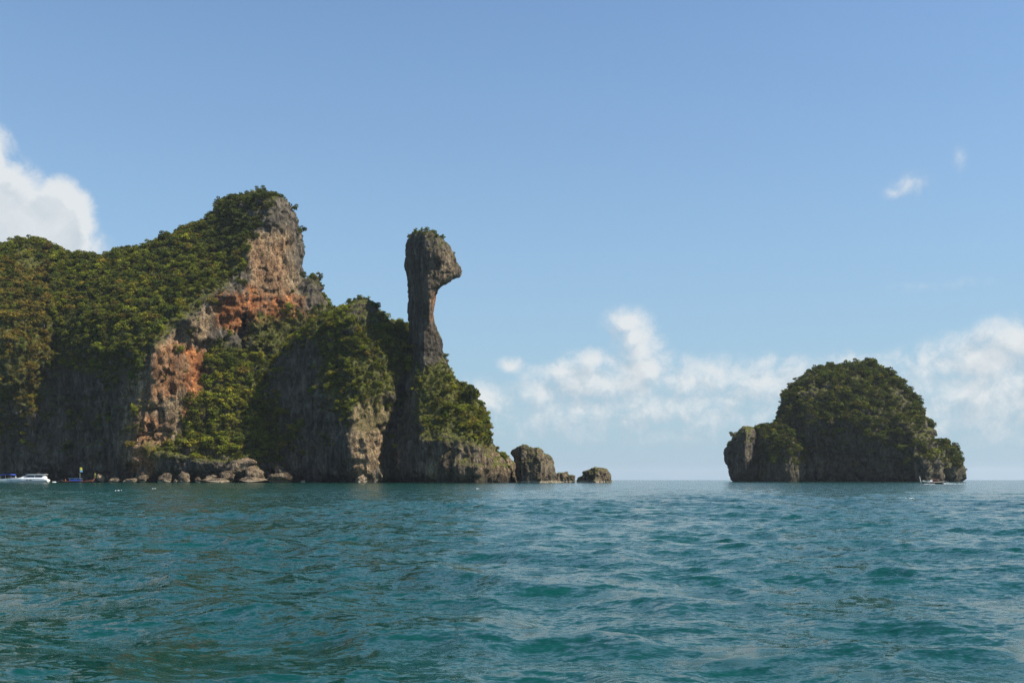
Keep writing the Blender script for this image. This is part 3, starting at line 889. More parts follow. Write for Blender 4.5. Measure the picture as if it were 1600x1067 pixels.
pts = []
shrubs = []      # x y z scale variant zone
for (name, Wd, Q, N, fn) in ROCKS:
    a, b, c, d = (Wd[Q[:, i]] for i in range(4))
    ctr = (a + b + c + d) / 4
    area = np.linalg.norm(fn, axis=1) / 2
    nf = fn / (np.linalg.norm(fn, axis=1, keepdims=True) + 1e-9)
    if np.mean(nf[:, 1] * (ctr[:, 1] - ctr[:, 1].mean())) < 0:
        nf = -nf
    u, v = uv_of(ctr)
    jit = fbm(ctr, (6, 6, 6), 44, 2) * 20
    nz = nf[:, 2]; ny = nf[:, 1]
    slope = np.clip((nz - 0.12) / 0.3, 0, 1)
    pr = slope * 0.8
    if name in ('hillside', 'buttress', 'headland', 'shore_ledge'):
        rk = np.zeros(len(u)); de = np.zeros(len(u))
        for p in ROCKZ: rk = np.maximum(rk, zone(u, v, p, 8, jit))
        jl = fbm(ctr, (12, 12, 12), 45, 3) * 46
        for p in DENSE: de = np.maximum(de, zone(u, v, p, 22, np.minimum(jl, 14)))
        kn = zone(u, v, KNOB, 6, jit * 0.5) * (v > 470)
        de = de * (1 - kn)
        pr = np.maximum(pr * (1 - rk) * 0.9, de * np.clip((nz + 0.45) / 0.35, 0, 1))
        gry = zone(u, v, [(22, 396), (58, 396), (62, 424), (30, 420)], 8, jit) + zone(u, v, [(236, 520), (300, 462), (344, 452), (300, 500), (240, 560)], 8, jit)
        pr = pr * (1 - 0.9 * np.clip(gry, 0, 1))
        hang = np.clip((fbm(ctr, (8, 8, 8), 46, 3) - 0.12) / 0.2, 0, 1) * np.maximum(zone(u, v, LEFT_CLIFF, 8), zone(u, v, MID_WALL, 8)) * np.clip((725 - v) / 60, 0, 1)
        pr = np.maximum(pr, 0.35 * hang * (nz > -0.5))
        pr = np.maximum(pr, rk * 0.02 * np.clip((nz - 0.2) / 0.3, 0, 1))
        patchy = np.clip((fbm(ctr, (9, 9, 9), 71, 3) + 0.55) / 0.5, 0, 1)
        thin = np.maximum.reduce([zone(u, v, p, 10, jit) * a for p, a in (([(384, 502), (470, 488), (540, 486), (500, 520), (425, 565), (382, 545)], 0.85), ([(640, 560), (700, 560), (722, 600), (715, 660), (720, 690), (650, 690)], 0.85),
                                                                          ([(545, 560), (640, 540), (635, 640), (545, 660)], 0.75), ([(-20, 430), (40, 430), (40, 600), (-20, 600)], 0.55), ([(415, 560), (470, 515), (510, 520), (505, 600), (420, 620)], 0.7))])
        pr_s = pr * (1 - 0.3 * thin)
        pr = pr * (0.35 + 0.65 * patchy) * (1 - thin)
        dens_t = 0.27
    elif name in ('rock_pillar',):
        pr = np.clip((nz - 0.55) / 0.25, 0, 1) * (v < 400); dens_t = 0.25
    elif name in ('sea_stack', 'sea_rock'):
        pr = np.clip((nz - 0.6) / 0.2, 0, 1) * (v < 728) * (fbm(ctr, (4, 4, 4), 8, 2) > 0.0) * 0.4; dens_t = 0.0
    elif name == 'dome':
        low = 0.9 * np.clip((v - 694) / 26 + jit / 24, 0, 1) * np.clip((1420 - u) / 25, 0, 1)
        pr = np.clip((nz + 0.35) / 0.4, 0, 1) * (1 - low) * (v < 728)
        pr = pr * (0.08 + 0.92 * np.clip((fbm(ctr, (11, 11, 14), 72, 3) + 0.28) / 0.3, 0, 1))
        dens_t = 0.21
    elif name == 'rock_tower':
        pr = np.clip((nz - 0.1) / 0.3, 0, 1) * 0.12 * (u > 1140) * (v > 676); dens_t = 0.15
    else:
        pr = np.clip((nz + 0.4) / 0.4, 0, 1) * np.clip((735 - v) / 25 + jit / 20, 0, 1) * 0.9; dens_t = 0.2
    if name not in ('hillside', 'buttress', 'headland', 'shore_ledge'):
        pr_s = pr
    pr = pr * (ctr[:, 2] > 5); pr_s = pr_s * (ctr[:, 2] > 5)
    back = np.clip((0.55 - ny) / 0.3, 0.05, 1)       # slopes turned well away from the viewer are thinly planted
    lam = pr * area * dens_t * back
    k_ = RNG.random(len(lam)) < lam
    ks = RNG.random(len(lam)) < np.maximum(pr_s, 0.012 * (nz > 0.15) * (ctr[:, 2] > 6)) * area * 0.55 * back
    for i in np.nonzero(ks)[0]:
        q = RNG.random()
        dry = 0.75 if (name == 'hillside' and u[i] < 78 and v[i] > 410) else 0.16
        var = (5 + int(q < dry / 2)) if q < dry else int(RNG.integers(0, 5))
        if name in ('dome', 'rock_tower', 'rock_shoulder', 'rock_lobe') and q > 0.5: var = 7
        p = ctr[i] - nf[i] * 0.1
        shrubs.append((p[0], p[1], p[2], RNG.uniform(0.45, 1.0) * (0.7 if name == 'rock_pillar' else 0.35 if name in ('sea_stack', 'sea_rock') else 1), var, 0))
    for i in np.nonzero(k_)[0]:
        p = ctr[i] + nf[i] * 0.25
        uu, vv = u[i], v[i]
        big = RNG.random()
        if name in ('hillside', 'buttress', 'headland', 'shore_ledge'):
            s = 0.8 + 2.3 * big ** 3.0
            if name == 'hillside' and vv > 560 and uu > 250: s *= 1.1
            if name in ('headland', 'buttress'): s *= 0.82
        elif name in ('rock_pillar', 'sea_stack', 'sea_rock'):
            s = 0.55 + 0.6 * big
        else:
            s = 0.95 + 2.5 * big ** 2.8
        var = int(RNG.integers(0, 5))
        q = RNG.random()
        if name == 'hillside' and uu < 78 and vv > 410:
            var = 5 + int(q < 0.4) if q < 0.72 else var
        elif name == 'hillside' and vv < 400 and uu > 320:
            var = 7 + int(q < 0.5) if q < 0.8 else var
        elif name in ('dome', 'rock_tower', 'rock_shoulder', 'rock_lobe'):
            var = 7 + int(q < 0.3) if q < 0.6 else var
        elif (name == 'hillside' and uu > 255 and vv > 490) or name in ('buttress', 'headland'):
            var = (9 + int(q < 0.2)) if q < 0.42 else (5 if q < 0.50 else var)
        elif q < 0.10:
            var = 5 + int(q < 0.05)
        elif q < 0.22:
            var = 9
        pts.append((p[0], p[1], p[2], s, var, name, uu, vv, ny[i]))
print('trees', len(pts), 'shrubs', len(shrubs))


ZONES = [
    (lambda n, u, v: n == 'hillside' and u < 78 and v > 410, 'ochre leaved tree on the dry spur at the picture edge end of the large island', 'dry trees on the spur'),
    (lambda n, u, v: n == 'hillside' and v < 405 and u > 315, 'dark leaved tree on the shaded back of the tallest peak', 'trees on the tall peak'),
    (lambda n, u, v: n == 'hillside' and u > 250 and v > 500, 'green tree in the gully between the orange cliff and the dark buttress', 'trees in the gully'),
    (lambda n, u, v: n == 'hillside' and u > 330, 'low green tree on the grassy saddle under the orange cliff', 'trees on the saddle'),
    (lambda n, u, v: n == 'hillside' and v < 470, 'small green tree high on the long forested slope beneath the ridge line', 'trees high on the slope'),
    (lambda n, u, v: n == 'hillside', 'green tree low on the long forested slope above the dark sea cliff', 'trees low on the slope'),
    (lambda n, u, v: n == 'buttress', 'green tree clinging to the middle buttress beside the rock pillar', 'trees on the buttress'),
    (lambda n, u, v: n == 'headland', 'sunlit green tree on the headland below the rock pillar', 'trees on the headland'),
    (lambda n, u, v: n == 'shore_ledge', 'low shrubby tree along the top of the dark shore ledge', 'trees on the shore ledge'),
    (lambda n, u, v: n == 'rock_pillar', 'small green bush on the crown of the bird-headed rock pillar', 'bushes on the pillar head'),
    (lambda n, u, v: n in ('sea_stack', 'sea_rock'), 'tiny green bush growing on the sea stacks off the headland', 'bushes on the sea stacks'),
    (lambda n, u, v: n == 'dome' and v < 625, 'dark green tree near the summit of the dome shaped island', 'trees near the dome summit'),
    (lambda n, u, v: n == 'dome', 'dark green tree on the lower face of the dome shaped island', 'trees on the dome face'),
    (lambda n, u, v: True, 'green tree on a low shoulder of the dome shaped island', 'trees on the island shoulders'),
]
# the trees that show largest become single things, the rest is forest
order = sorted(range(len(pts)), key=lambda i: -(pts[i][3] * F / pts[i][1] * (1.0 if pts[i][8] < 0.25 else 0.2) * (1 if pts[i][6] > -5 and pts[i][7] < 745 else 0)))
single = set(order[:285])
forced = [i for i in range(len(pts)) if pts[i][5] in ('rock_pillar',) and pts[i][8] < 0.2][:12]
single |= set(forced)
src = {}


def plant_tree(p, s, var, label, cat, group, name='tree', stretch=1.0):
    t = empty(name, p, RNG.uniform(0, 6.28))
    t.scale = (s, s, s * stretch)
    tag(t, label, cat, group)
    c = link('crown', CROWNS[var], t)
    link('trunk', TRUNKS[var % 3], t)
    src.setdefault(var, c)
    return t


BOX = {'trees on the tall peak': (330, 460, 290, 405), 'bushes on the pillar head': (634, 722, 358, 402), 'dry trees on the spur': (-5, 78, 410, 640), 'trees on the saddle': (330, 540, 470, 560), 'trees in the gully': (255, 450, 500, 730), 'trees on the headland': (645, 775, 560, 700), 'trees on the buttress': (480, 660, 480, 650), 'trees low on the slope': (-5, 300, 470, 600),
       'trees high on the slope': (-5, 330, 380, 470), 'trees on the dome face': (1215, 1480, 625, 730), 'trees near the dome summit': (1230, 1430, 565, 625)}
SHORT = {'trees on the tall peak': ('the tall peak', 'on its ridge side', 'in its middle', 'beside the bare cliff'), 'bushes on the pillar head': ('the pillar head', 'at its back', 'in its middle', 'towards its beak'), 'dry trees on the spur': ('the dry spur', 'at the picture edge', 'on its crest', 'beside the forest slope'), 'trees on the saddle': ('the grassy saddle', 'under the orange cliff', 'in its middle', 'by the rock knob'), 'trees in the gully': ('the gully', 'beside the orange cliff', 'mid gully', 'beside the dark wall'), 'trees on the headland': ('the headland', 'beside the shaded cleft', 'mid headland', 'on its seaward edge'),
         'trees on the buttress': ('the middle buttress', 'above the dark wall', 'below the rock knob', 'towards the rock pillar'), 'trees low on the slope': ('the lower forest', 'by the dry spur', 'above the dark cliff', 'by the orange cliff'),
         'trees high on the slope': ('the upper forest', 'by the dry spur', 'below the ridge dip', 'towards the tall peak'), 'trees on the dome face': ('the dome face', 'on its landward side', 'in its middle', 'on its seaward side'),
         'trees near the dome summit': ('the dome summit', 'on its landward side', 'in its middle', 'on its seaward side')}


def describe(lab, s_, var_, uu_, vv_, grp_):
    """size, leaf colour, height and side within the stand"""
    if grp_ not in BOX:
        return lab
    b0, b1, c0, c1 = BOX[grp_]
    size = 'big' if s_ > 3.1 else 'medium' if s_ > 2.3 else 'small'
    tone = {0: 'green round-crowned', 1: 'green flat-crowned', 2: 'green tall-crowned', 3: 'green', 4: 'green spreading', 5: 'ochre flat-crowned', 6: 'ochre', 7: 'dark green', 8: 'dark green tall-crowned', 9: 'yellow-green', 10: 'yellow-green tall-crowned'}[var_]
    lv = ('at the top of', 'high in', 'halfway up', 'low in', 'at the foot of')[int(min(4, max(0, (vv_ - c0) / (c1 - c0) * 5)))]
    sd = SHORT[grp_][1 + int(min(2, max(0, (uu_ - b0) / (b1 - b0) * 3)))]
    kind_ = 'bush' if 'bush' in lab else 'tree'
    return f'{size} {tone} {kind_} {lv} {SHORT[grp_][0]}, {sd}'


rest = []
for i, (x, y, z, s, var, nm, uu, vv, ny) in enumerate(pts):
    if i in single:
        for fn_, lab, grp in ZONES:
            if fn_(nm, uu, vv):
                break
        bush = 'bush' in lab
        lab = describe(lab, s, var, uu, vv, grp)
        plant_tree((x, y, z), s, var, lab, 'bush' if bush else 'tree', grp, 'bush' if bush else 'tree', RNG.uniform(0.85, 1.15))
    else:
        rest.append((x, y, z, s, var, 1 if x > 150 else 0))
# notable single trees
plant_tree(W(597, 497, 436), 1.7, 2, 'small feathery tree standing beside the rock knob on the skyline', 'tree', None)
plant_tree(W(737, 622, 408), 3.3, 7, 'tall open-crowned tree on the headland skyline under the pillar', 'tree', None, stretch=1.25)
plant_tree(W(153, 668, 464), 3.2, 1, 'lone green tree on a ledge of the dark sea cliff', 'tree', None)
for v_ in range(len(CROWNS)):
    if v_ not in src:
        plant_tree(W(120 + 9 * v_, 520, 478), 2.0, v_, 'green tree low on the long forested slope above the dark sea cliff', 'tree', 'trees low on the slope')


def forest(name, rows, label, zrange):
    V = np.array([r[:3] for r in rows], np.float32)
    me = bpy.data.meshes.new(name)
    me.vertices.add(len(V)); me.vertices.foreach_set('co', V.ravel())
    for nm, dat, typ in (('scl', [r[3] for r in rows], 'FLOAT'), ('var', [r[4] for r in rows], 'INT'), ('rot', RNG.uniform(0, 6.28, len(rows)), 'FLOAT'), ('zs', RNG.uniform(*zrange, len(rows)), 'FLOAT')):
        at = me.attributes.new(nm, typ, 'POINT')
        at.data.foreach_set('value', np.array(dat, np.float32 if typ == 'FLOAT' else np.int32))
    o = link(name, me)
    tag(o, label, kind='stuff')
    ng = bpy.data.node_groups.new(name, 'GeometryNodeTree')
    ng.interface.new_socket('Geometry', in_out='INPUT', socket_type='NodeSocketGeometry')
    ng.interface.new_socket('Geometry', in_out='OUTPUT', socket_type='NodeSocketGeometry')
    n = NT(ng)
    gi, go = n.n('NodeGroupInput'), n.n('NodeGroupOutput')
    join = n.n('GeometryNodeJoinGeometry')
    for v_ in reversed(range(len(CROWNS))):
        oi = n.n('GeometryNodeObjectInfo', transform_space='ORIGINAL')
        oi.inputs['Object'].default_value = src[v_]
        oi.inputs['As Instance'].default_value = True
        ng.links.new(oi.outputs['Geometry'], join.inputs[0])

    def attr(nm, typ):
        a = n.n('GeometryNodeInputNamedAttribute', data_type=typ)
        a.inputs['Name'].default_value = nm
        return a.outputs['Attribute']
    iop = n.n('GeometryNodeInstanceOnPoints')
    ng.links.new(gi.outputs[0], iop.inputs['Points'])
    ng.links.new(join.outputs[0], iop.inputs['Instance'])
    iop.inputs['Pick Instance'].default_value = True
    ng.links.new(attr('var', 'INT'), iop.inputs['Instance Index'])
    cr = n.n('ShaderNodeCombineXYZ'); ng.links.new(attr('rot', 'FLOAT'), cr.inputs[2])
    ng.links.new(cr.outputs[0], iop.inputs['Rotation'])
    s_ = attr('scl', 'FLOAT')
    cs = n.n('ShaderNodeCombineXYZ')
    ng.links.new(s_, cs.inputs[0]); ng.links.new(s_, cs.inputs[1])
    ng.links.new(n.m('MULTIPLY', s_, attr('zs', 'FLOAT')), cs.inputs[2])
    ng.links.new(cs.outputs[0], iop.inputs['Scale'])
    ng.links.new(iop.outputs[0], go.inputs[0])
    md = o.modifiers.new('plants', 'NODES')
    md.node_group = ng
    return o


forest('undergrowth', shrubs, 'low green scrub filling the ground between the island trees', (0.6, 1.1))
forest('forest', [r for r in rest if not r[5]], 'dense green forest over the slopes of the large island', (0.7, 1.1))
forest('forest', [r for r in rest if r[5]], 'dense dark green forest over the dome shaped island', (0.7, 1.1))

# ------------------------------------------------------------------ boulders along the shore
ICO_V, ICO_F = ico(4)


def boulder(u0, u1, v0, v1, D, label, seed, name='boulder', depth=None):
    r = np.random.default_rng(seed)
    V = ICO_V.copy()
    for k_ in range(14):
        d = r.normal(size=3); d /= np.linalg.norm(d)
        h = r.uniform(0.45, 0.85)
        ex = V @ d - h
        V = V - np.outer(np.maximum(ex, 0) * 0.9, d)
    V = V / np.abs(V).max(0)
    wdt = (u1 - u0) / F * D; hgt = (v1 - v0) / F * D
    dep = depth or wdt * r.uniform(0.7, 1.0)
    V = V * np.array([wdt / 2, dep / 2, hgt * 0.62])
    P = V + np.array([seed * 13.1, 0, 0])
    nn = V / (np.linalg.norm(V, axis=1, keepdims=True) + 1e-6)
    sc_ = max(0.5, min(wdt, hgt))
    V = V + nn * (fbm(P, (sc_ * .6,) * 3, seed, 3) * 0.16 * sc_ - np.abs(fbm(P, (sc_ * .35,) * 3, seed + 9, 2)) * 0.16 * sc_)[:, None]
    bb, jj = blocks(V + np.array([seed * 7.7, 0, 0]), (sc_ * .55,) * 3, seed)
    V = V + nn * ((bb * 0.10 - jj * 0.06) * sc_)[:, None]
    me = mesh_from(name, V, ICO_F, ROCK_TIDE)
    at = me.attributes.new('tint', 'FLOAT_VECTOR', 'POINT')
    at.data.foreach_set('vector', np.tile(np.array([0.0, 0.0, 0.45], np.float32), len(V)))
    x, y, z = W((u0 + u1) / 2, v1, D)
    o = link(name, me, None, (x, y, z + hgt * 0.42))
    return tag(o, label, 'boulder', 'boulders along the shore')


B = [(148, 166, 741, 754, 446, 'low rounded boulder beside the yellow flag at the cliff foot'),
     (168, 189, 742, 754, 444, 'low boulder just right of the flag, left of the flat slab'),
     (188, 216, 747, 754, 437, 'flat pale slab under the dark cliff beside a squarish boulder'),
     (215, 232, 741, 754, 434, 'squarish boulder at the foot of the tan cliff spur'),
     (244, 271, 739, 754, 428, 'wedge shaped boulder at the end of the dark ledge'),
     (271, 278, 748, 754, 425, 'very small pale boulder between two larger ones under the ledge'),
     (276, 302, 735, 754, 427, 'tall rounded boulder standing in front of the dark ledge'),
     (304, 314, 744, 754, 426, 'small upright boulder beside the tall rounded one'),
     (311, 360, 746.5, 755, 422, 'long flat slab of rock at the waterline below the ledge'),
     (320, 341, 742, 750, 426, 'small boulder lying on the long flat slab'),
     (339, 368, 734, 754, 426, 'pointed boulder at the end of the long flat slab'),
     (350, 404, 711, 740, 431, 'angular rock shelf above the boulders below the gully trees'),
     (384, 417, 728, 754, 424, 'large grey boulder at the foot of the gully'),
     (368, 420, 744, 755, 420, 'broad pale rock base under the large grey boulder'),
     (426, 452, 727, 748, 426, 'dark rock leaning on the pyramid shaped boulder'),
     (420, 461, 738, 755, 419, 'pyramid shaped pale boulder at the end of the boulder row'),
     (470, 479, 749, 755, 416, 'tiny lone pale boulder in front of the dark cave wall'),
     (554, 578, 742, 755.5, 397, 'low tan boulder at the foot of the sunlit buttress'),
     (575, 600, 729, 755.5, 398, 'blocky tan boulder against the sunlit buttress foot')]
for i, (a, b, c, d, D, lab) in enumerate(B):
    boulder(a, b, c, d, D, lab, 300 + i)

# ------------------------------------------------------------------ boats
WHITE = plain('white_gelcoat', (0.80, 0.80, 0.78), 0.3, 0.5, wear=0.05)
GLASS = plain('tinted_glass', (0.02, 0.025, 0.03), 0.1, 0.6)
NAVY = plain('navy_paint', (0.01, 0.02, 0.10), 0.35)
BLUE = plain('blue_canvas', (0.03, 0.07, 0.36), 0.8, 0.2)
WOOD = plain('boat_wood', (0.14, 0.055, 0.028), 0.6, 0.3, wear=0.35)
DARKWOOD = plain('tarred_wood', (0.018, 0.020, 0.018), 0.6, 0.3, wear=0.3)
PALEWOOD = plain('pale_wood', (0.55, 0.48, 0.38), 0.6, 0.3, wear=0.2)
TEAL = plain('teal_paint', (0.42, 0.62, 0.60), 0.5)
REDCLOTH = plain('red_cloth', (0.50, 0.06, 0.05), 0.8, 0.2)
RUST = plain('faded_red_paint', (0.30, 0.10, 0.07), 0.7, 0.2, wear=0.3)
YELLOW = plain('yellow_cloth', (0.70, 0.62, 0.05), 0.8, 0.2)
SKYCLOTH = plain('pale_blue_cloth', (0.18, 0.45, 0.66), 0.8, 0.2)
STEEL = plain('steel', (0.45, 0.45, 0.46), 0.35, 0.5, 0.8)
ENGINE = plain('engine_grey', (0.05, 0.05, 0.055), 0.5, 0.5, 0.3)
FOAM = plain('foam', (0.82, 0.85, 0.85), 0.9, 0.1, wear=0.05)


def loft(sections, mat, name, parent, close=True):
    """sections: list of closed rings with the same number of points"""
    nr = len(sections[0])
    V = [p for ring in sections for p in ring]
    me = bpy.data.meshes.new(name)
    Fs = []
    for i in range(len(sections) - 1):
        for j in range(nr):
            k2 = (j + 1) % nr
            Fs.append((i * nr + j, i * nr + k2, (i + 1) * nr + k2, (i + 1) * nr + j))
    if close:
        Fs.append(tuple(range(nr - 1, -1, -1)))
        Fs.append(tuple((len(sections) - 1) * nr + j for j in range(nr)))
    me.from_pydata([tuple(map(float, p)) for p in V], [], Fs)
    me.materials.append(mat)
    import bmesh
    bm = bmesh.new(); bm.from_mesh(me)
    bmesh.ops.recalc_face_normals(bm, faces=bm.faces)
    bm.to_mesh(me); bm.free()
    return link(name, me, parent)


def hull_ring(x, hw, keel, deck, rake=0.0):
    return [(x, 0, keel), (x, -hw * 0.62, keel + (deck - keel) * 0.18), (x + rake * .4, -hw * 0.92, keel + (deck - keel) * 0.55), (x + rake, -hw, deck),
            (x + rake, 0, deck + 0.04), (x + rake, hw, deck), (x + rake * .4, hw * 0.92, keel + (deck - keel) * 0.55), (x, hw * 0.62, keel + (deck - keel) * 0.18)]


def box_ring(x, hw, z0, z1, inset=0.0):
    return [(x, -hw, z0), (x, hw, z0), (x, hw - inset, z1), (x, -hw + inset, z1)]


def bar(p0, p1, r, mat, name, parent, n=6):
    p0, p1 = Vector(p0), Vector(p1)
    ax = (p1 - p0).normalized()
    t = ax.orthogonal().normalized(); b = ax.cross(t)
    rings = [[tuple(p + (t * math.cos(a) + b * math.sin(a)) * r) for a in [j / n * 6.283 for j in range(n)]] for p in (p0, p1)]
    return loft(rings, mat, name, parent)


# white motor yacht, bow to the left
x, y, z = W(43.5, HV, 442)
yt = tag(empty('motor_yacht', (x, y, 0), R_(4)), 'white motor yacht with dark cabin windows moored under the dark cliff', 'boat')
loft([hull_ring(-9.4, 0.08, 1.2, 1.75, -.5), hull_ring(-8.2, 0.7, 0.2, 1.72, -.4), hull_ring(-6, 1.6, -0.4, 1.68, -.2), hull_ring(-2, 2.2, -0.6, 1.75), hull_ring(4, 2.3, -0.6, 1.85), hull_ring(8, 2.2, -0.5, 1.75), hull_ring(9.2, 2.0, 0.2, 1.3)], WHITE, 'hull', yt)
loft([hull_ring(-7.2, 1.30, 0.62, 0.86, -.2), hull_ring(-2, 2.24, 0.60, 0.86), hull_ring(4, 2.36, 0.62, 0.90), hull_ring(8.9, 2.16, 0.62, 0.9)], NAVY, 'stripe', yt)
for x0, x1 in ((0.2, 1.0), (1.6, 2.6)):
    loft([box_ring(x0, 2.38, 1.1, 1.35), box_ring(x1, 2.38, 1.1, 1.35)], GLASS, 'porthole', yt)
cab = loft([box_ring(-4.6, 0.9, 1.7, 1.78), box_ring(-1.8, 1.7, 1.75, 2.7, .25), box_ring(0.8, 1.9, 1.75, 3.5, .4), box_ring(7.0, 1.9, 1.75, 3.55, .4), box_ring(8.0, 1.8, 1.7, 2.6, .2)], WHITE, 'cabin', yt)
loft([box_ring(-1.0, 1.78, 2.62, 2.75, .05), box_ring(1.0, 1.88, 2.5, 3.3, .32), box_ring(3.6, 1.9, 2.5, 3.3, .32)], GLASS, 'window', cab)
loft([box_ring(3.9, 1.9, 2.5, 3.3, .32), box_ring(7.1, 1.88, 2.5, 3.3, .32)], GLASS, 'window', cab)
loft([box_ring(-0.4, 1.6, 3.56, 3.66), box_ring(1.0, 2.0, 3.66, 3.84), box_ring(8.2, 2.0, 3.66, 3.84)], WHITE, 'roof', yt)
loft([box_ring(4.4, 0.5, 3.85, 4.5), box_ring(5.4, 0.5, 3.85, 4.4)], ENGINE, 'radar_mount', yt)
for i in range(6):
    bar((-8.4 + i * 1.2, -0.5 - 0.23 * i, 1.75), (-8.4 + i * 1.2, -0.5 - 0.23 * i, 2.4), 0.025, STEEL, 'railing_post', yt)
bar((-8.4, -0.5, 2.4), (-2.4, -1.65, 2.4), 0.025, STEEL, 'handrail', yt)

# second white boat, blue canopy
x, y, z = W(2, HV, 456)
sb = tag(empty('speedboat', (x, y, 0), R_(-3)), 'white speedboat with blue canopy behind the motor yacht, cut by the picture edge', 'boat')
loft([hull_ring(-8.5, 2.0, -.4, 1.5), hull_ring(0, 2.1, -.5, 1.7), hull_ring(5, 1.7, -.4, 1.95, .2), hull_ring(8.2, 0.7, 0.3, 2.15, .5), hull_ring(9.2, 0.08, 1.4, 2.25, .6)], WHITE, 'hull', sb)
loft([box_ring(0.3, 1.8, 3.45, 3.6), box_ring(1.2, 2.0, 3.75, 4.0), box_ring(5.6, 2.0, 3.75, 4.0), box_ring(6.4, 1.7, 3.5, 3.6)], BLUE, 'canopy', sb)
for xx in (0.9, 3.2, 5.8):
    for yy in (-1.8, 1.8):
        bar((xx, yy, 1.6), (xx, yy, 3.75), 0.05, STEEL, 'canopy_post', sb)
loft([box_ring(6.5, 1.2, 1.9, 2.0), box_ring(5.6, 1.4, 1.9, 2.9, .2), box_ring(5.4, 1.4, 1.9, 2.9, .2)], GLASS, 'windscreen', sb)


def longtail(name, L, beam, loc, rz, label, hullm, prowm, prow_h):
    t = tag(empty(name, loc, rz), label, 'boat')
    # bow at +x
    loft([hull_ring(-L * .5, beam * .34, 0.02, 0.72), hull_ring(-L * .3, beam * .46, -0.15, 0.62), hull_ring(0, beam * .5, -0.2, 0.60), hull_ring(L * .28, beam * .40, -0.1, 0.78),
          hull_ring(L * .44, beam * .16, 0.35, 1.15, .1), hull_ring(L * .5, beam * .05, 0.85, 1.45, .15)], hullm, 'hull', t)
    loft([[(L * .455, -.13, 0.42), (L * .49, -.10, 0.40), (L * .49, .10, 0.40), (L * .455, .13, 0.42)],
          [(L * .495, -.12, 0.80), (L * .535, -.10, 0.85), (L * .535, .10, 0.85), (L * .495, .12, 0.80)],
          [(L * .515, -.06, 1.3), (L * .545, -.06, 1.35), (L * .545, .06, 1.35), (L * .515, .06, 1.3)],
          [(L * .555, -.05, prow_h), (L * .575, -.05, prow_h), (L * .575, .05, prow_h), (L * .555, .05, prow_h)]], prowm, 'prow', t)
    for s in (-1, 1):
        loft([[(L * a, s * (beam * b + .03), z0), (L * a, s * (beam * b + .07), z0), (L * a, s * (beam * b + .07), z0 + .14), (L * a, s * (beam * b + .03), z0 + .14)]
              for a, b, z0 in ((-.5, .34, .66), (-.3, .46, .56), (0, .5, .54), (.28, .40, .72), (.44, .16, 1.06))], prowm, 'gunwale', t)
    en = loft([box_ring(-L * .5 - .5, .22, .9, 1.3), box_ring(-L * .5 + .35, .25, .9, 1.4)], ENGINE, 'engine', t)
    bar((-L * .5 - .4, 0, 1.0), (-L * .5 - 3.0, 0, 0.05), 0.04, STEEL, 'propeller_shaft', en)
    for a in (-.25, -.05, .15):
        loft([box_ring(L * a, beam * .42, .42, .48), box_ring(L * a + .3, beam * .42, .42, .48)], prowm, 'thwart', t)
    return t


x, y, z = W(121, HV, 440)
lt = longtail('longtail_boat', 13.5, 1.8, (x, y, 0.0), R_(6), 'brown wooden longtail boat with blue awning moored beside the shore boulders', WOOD, RUST, 2.4)
loft([box_ring(-3.6, 1.0, 1.9, 1.98), box_ring(1.9, 1.0, 1.9, 1.98)], SKYCLOTH, 'awning', lt)
for s in (-1, 1):
    loft([[(-3.2, s * 1.0, .8), (-3.2, s * 1.03, .8), (-3.2, s * 1.03, 1.45), (-3.2, s * 1.0, 1.45)], [(1.8, s * 1.0, .8), (1.8, s * 1.03, .8), (1.8, s * 1.03, 1.45), (1.8, s * 1.0, 1.45)]], BLUE, 'side_curtain', lt)
    for xx in (-3.3, -0.8, 1.7):
        bar((xx, s * .9, .5), (xx, s * .9, 1.92), .04, PALEWOOD, 'awning_post', lt)


def cloth(name, w_, h_, mat, parent, loc, seed):
    nu, nv = 8, 6
    V, Q = [], []
    for side in (0, 1):
        for i in range(nu):
            for j in range(nv):
                V.append((w_ * i / (nu - 1), 0.12 * math.sin(i * 1.1 + seed + j * .3) * i / nu + side * 0.012, h_ * j / (nv - 1) - .12 * i / nu))
    for side in (0, 1):
        b = side * nu * nv
        for i in range(nu - 1):
            for j in range(nv - 1):
                q = (b + i * nv + j, b + (i + 1) * nv + j, b + (i + 1) * nv + j + 1, b + i * nv + j + 1)
                Q.append(q if not side else q[::-1])
    o = link(name, mesh_from(name, V, Q, mat), parent, loc)
    return o


x, y, z = W(125, HV, 441)
fl = tag(empty('flag', (x, y, 0.6)), 'yellow and pale blue flag on a thin pole above the moored longtail boat', 'flag')
bar((0, 0, 0), (0, 0, 6.4), 0.05, PALEWOOD, 'pole', fl)
cloth('yellow_cloth', 1.0, 1.2, YELLOW, fl, (0.05, 0, 5.2), 0.4)
cloth('blue_cloth', 1.3, 0.8, SKYCLOTH, fl, (0.05, 0, 4.3), 1.4)
x, y, z = W(148, HV, 446)
fb = tag(empty('flag', (x, y, 0.3)), 'narrow upright yellow banner on a pole at the end of the boulders', 'flag')
bar((0, 0, 0), (0, 0, 4.0), 0.05, PALEWOOD, 'pole', fb)
cloth('yellow_cloth', 0.7, 2.0, YELLOW, fb, (0.05, 0, 2.0), 2.0)
x, y, z = W(84.5, HV, 438)
V, Fc = ico(3)
V = V * np.array([1.0, .45, .32]); V[:, 2] += 0.1 * np.abs(V[:, 0])
dg = tag(empty('dinghy', (x, y, 0.15)), 'tiny white dinghy floating between the yacht and the longtail boat', 'boat')
link('hull', mesh_from('hull', V, Fc, WHITE), dg)
loft([box_ring(-.25, .3, .2, .3), box_ring(0.0, .3, .2, .3)], PALEWOOD, 'thwart', dg)

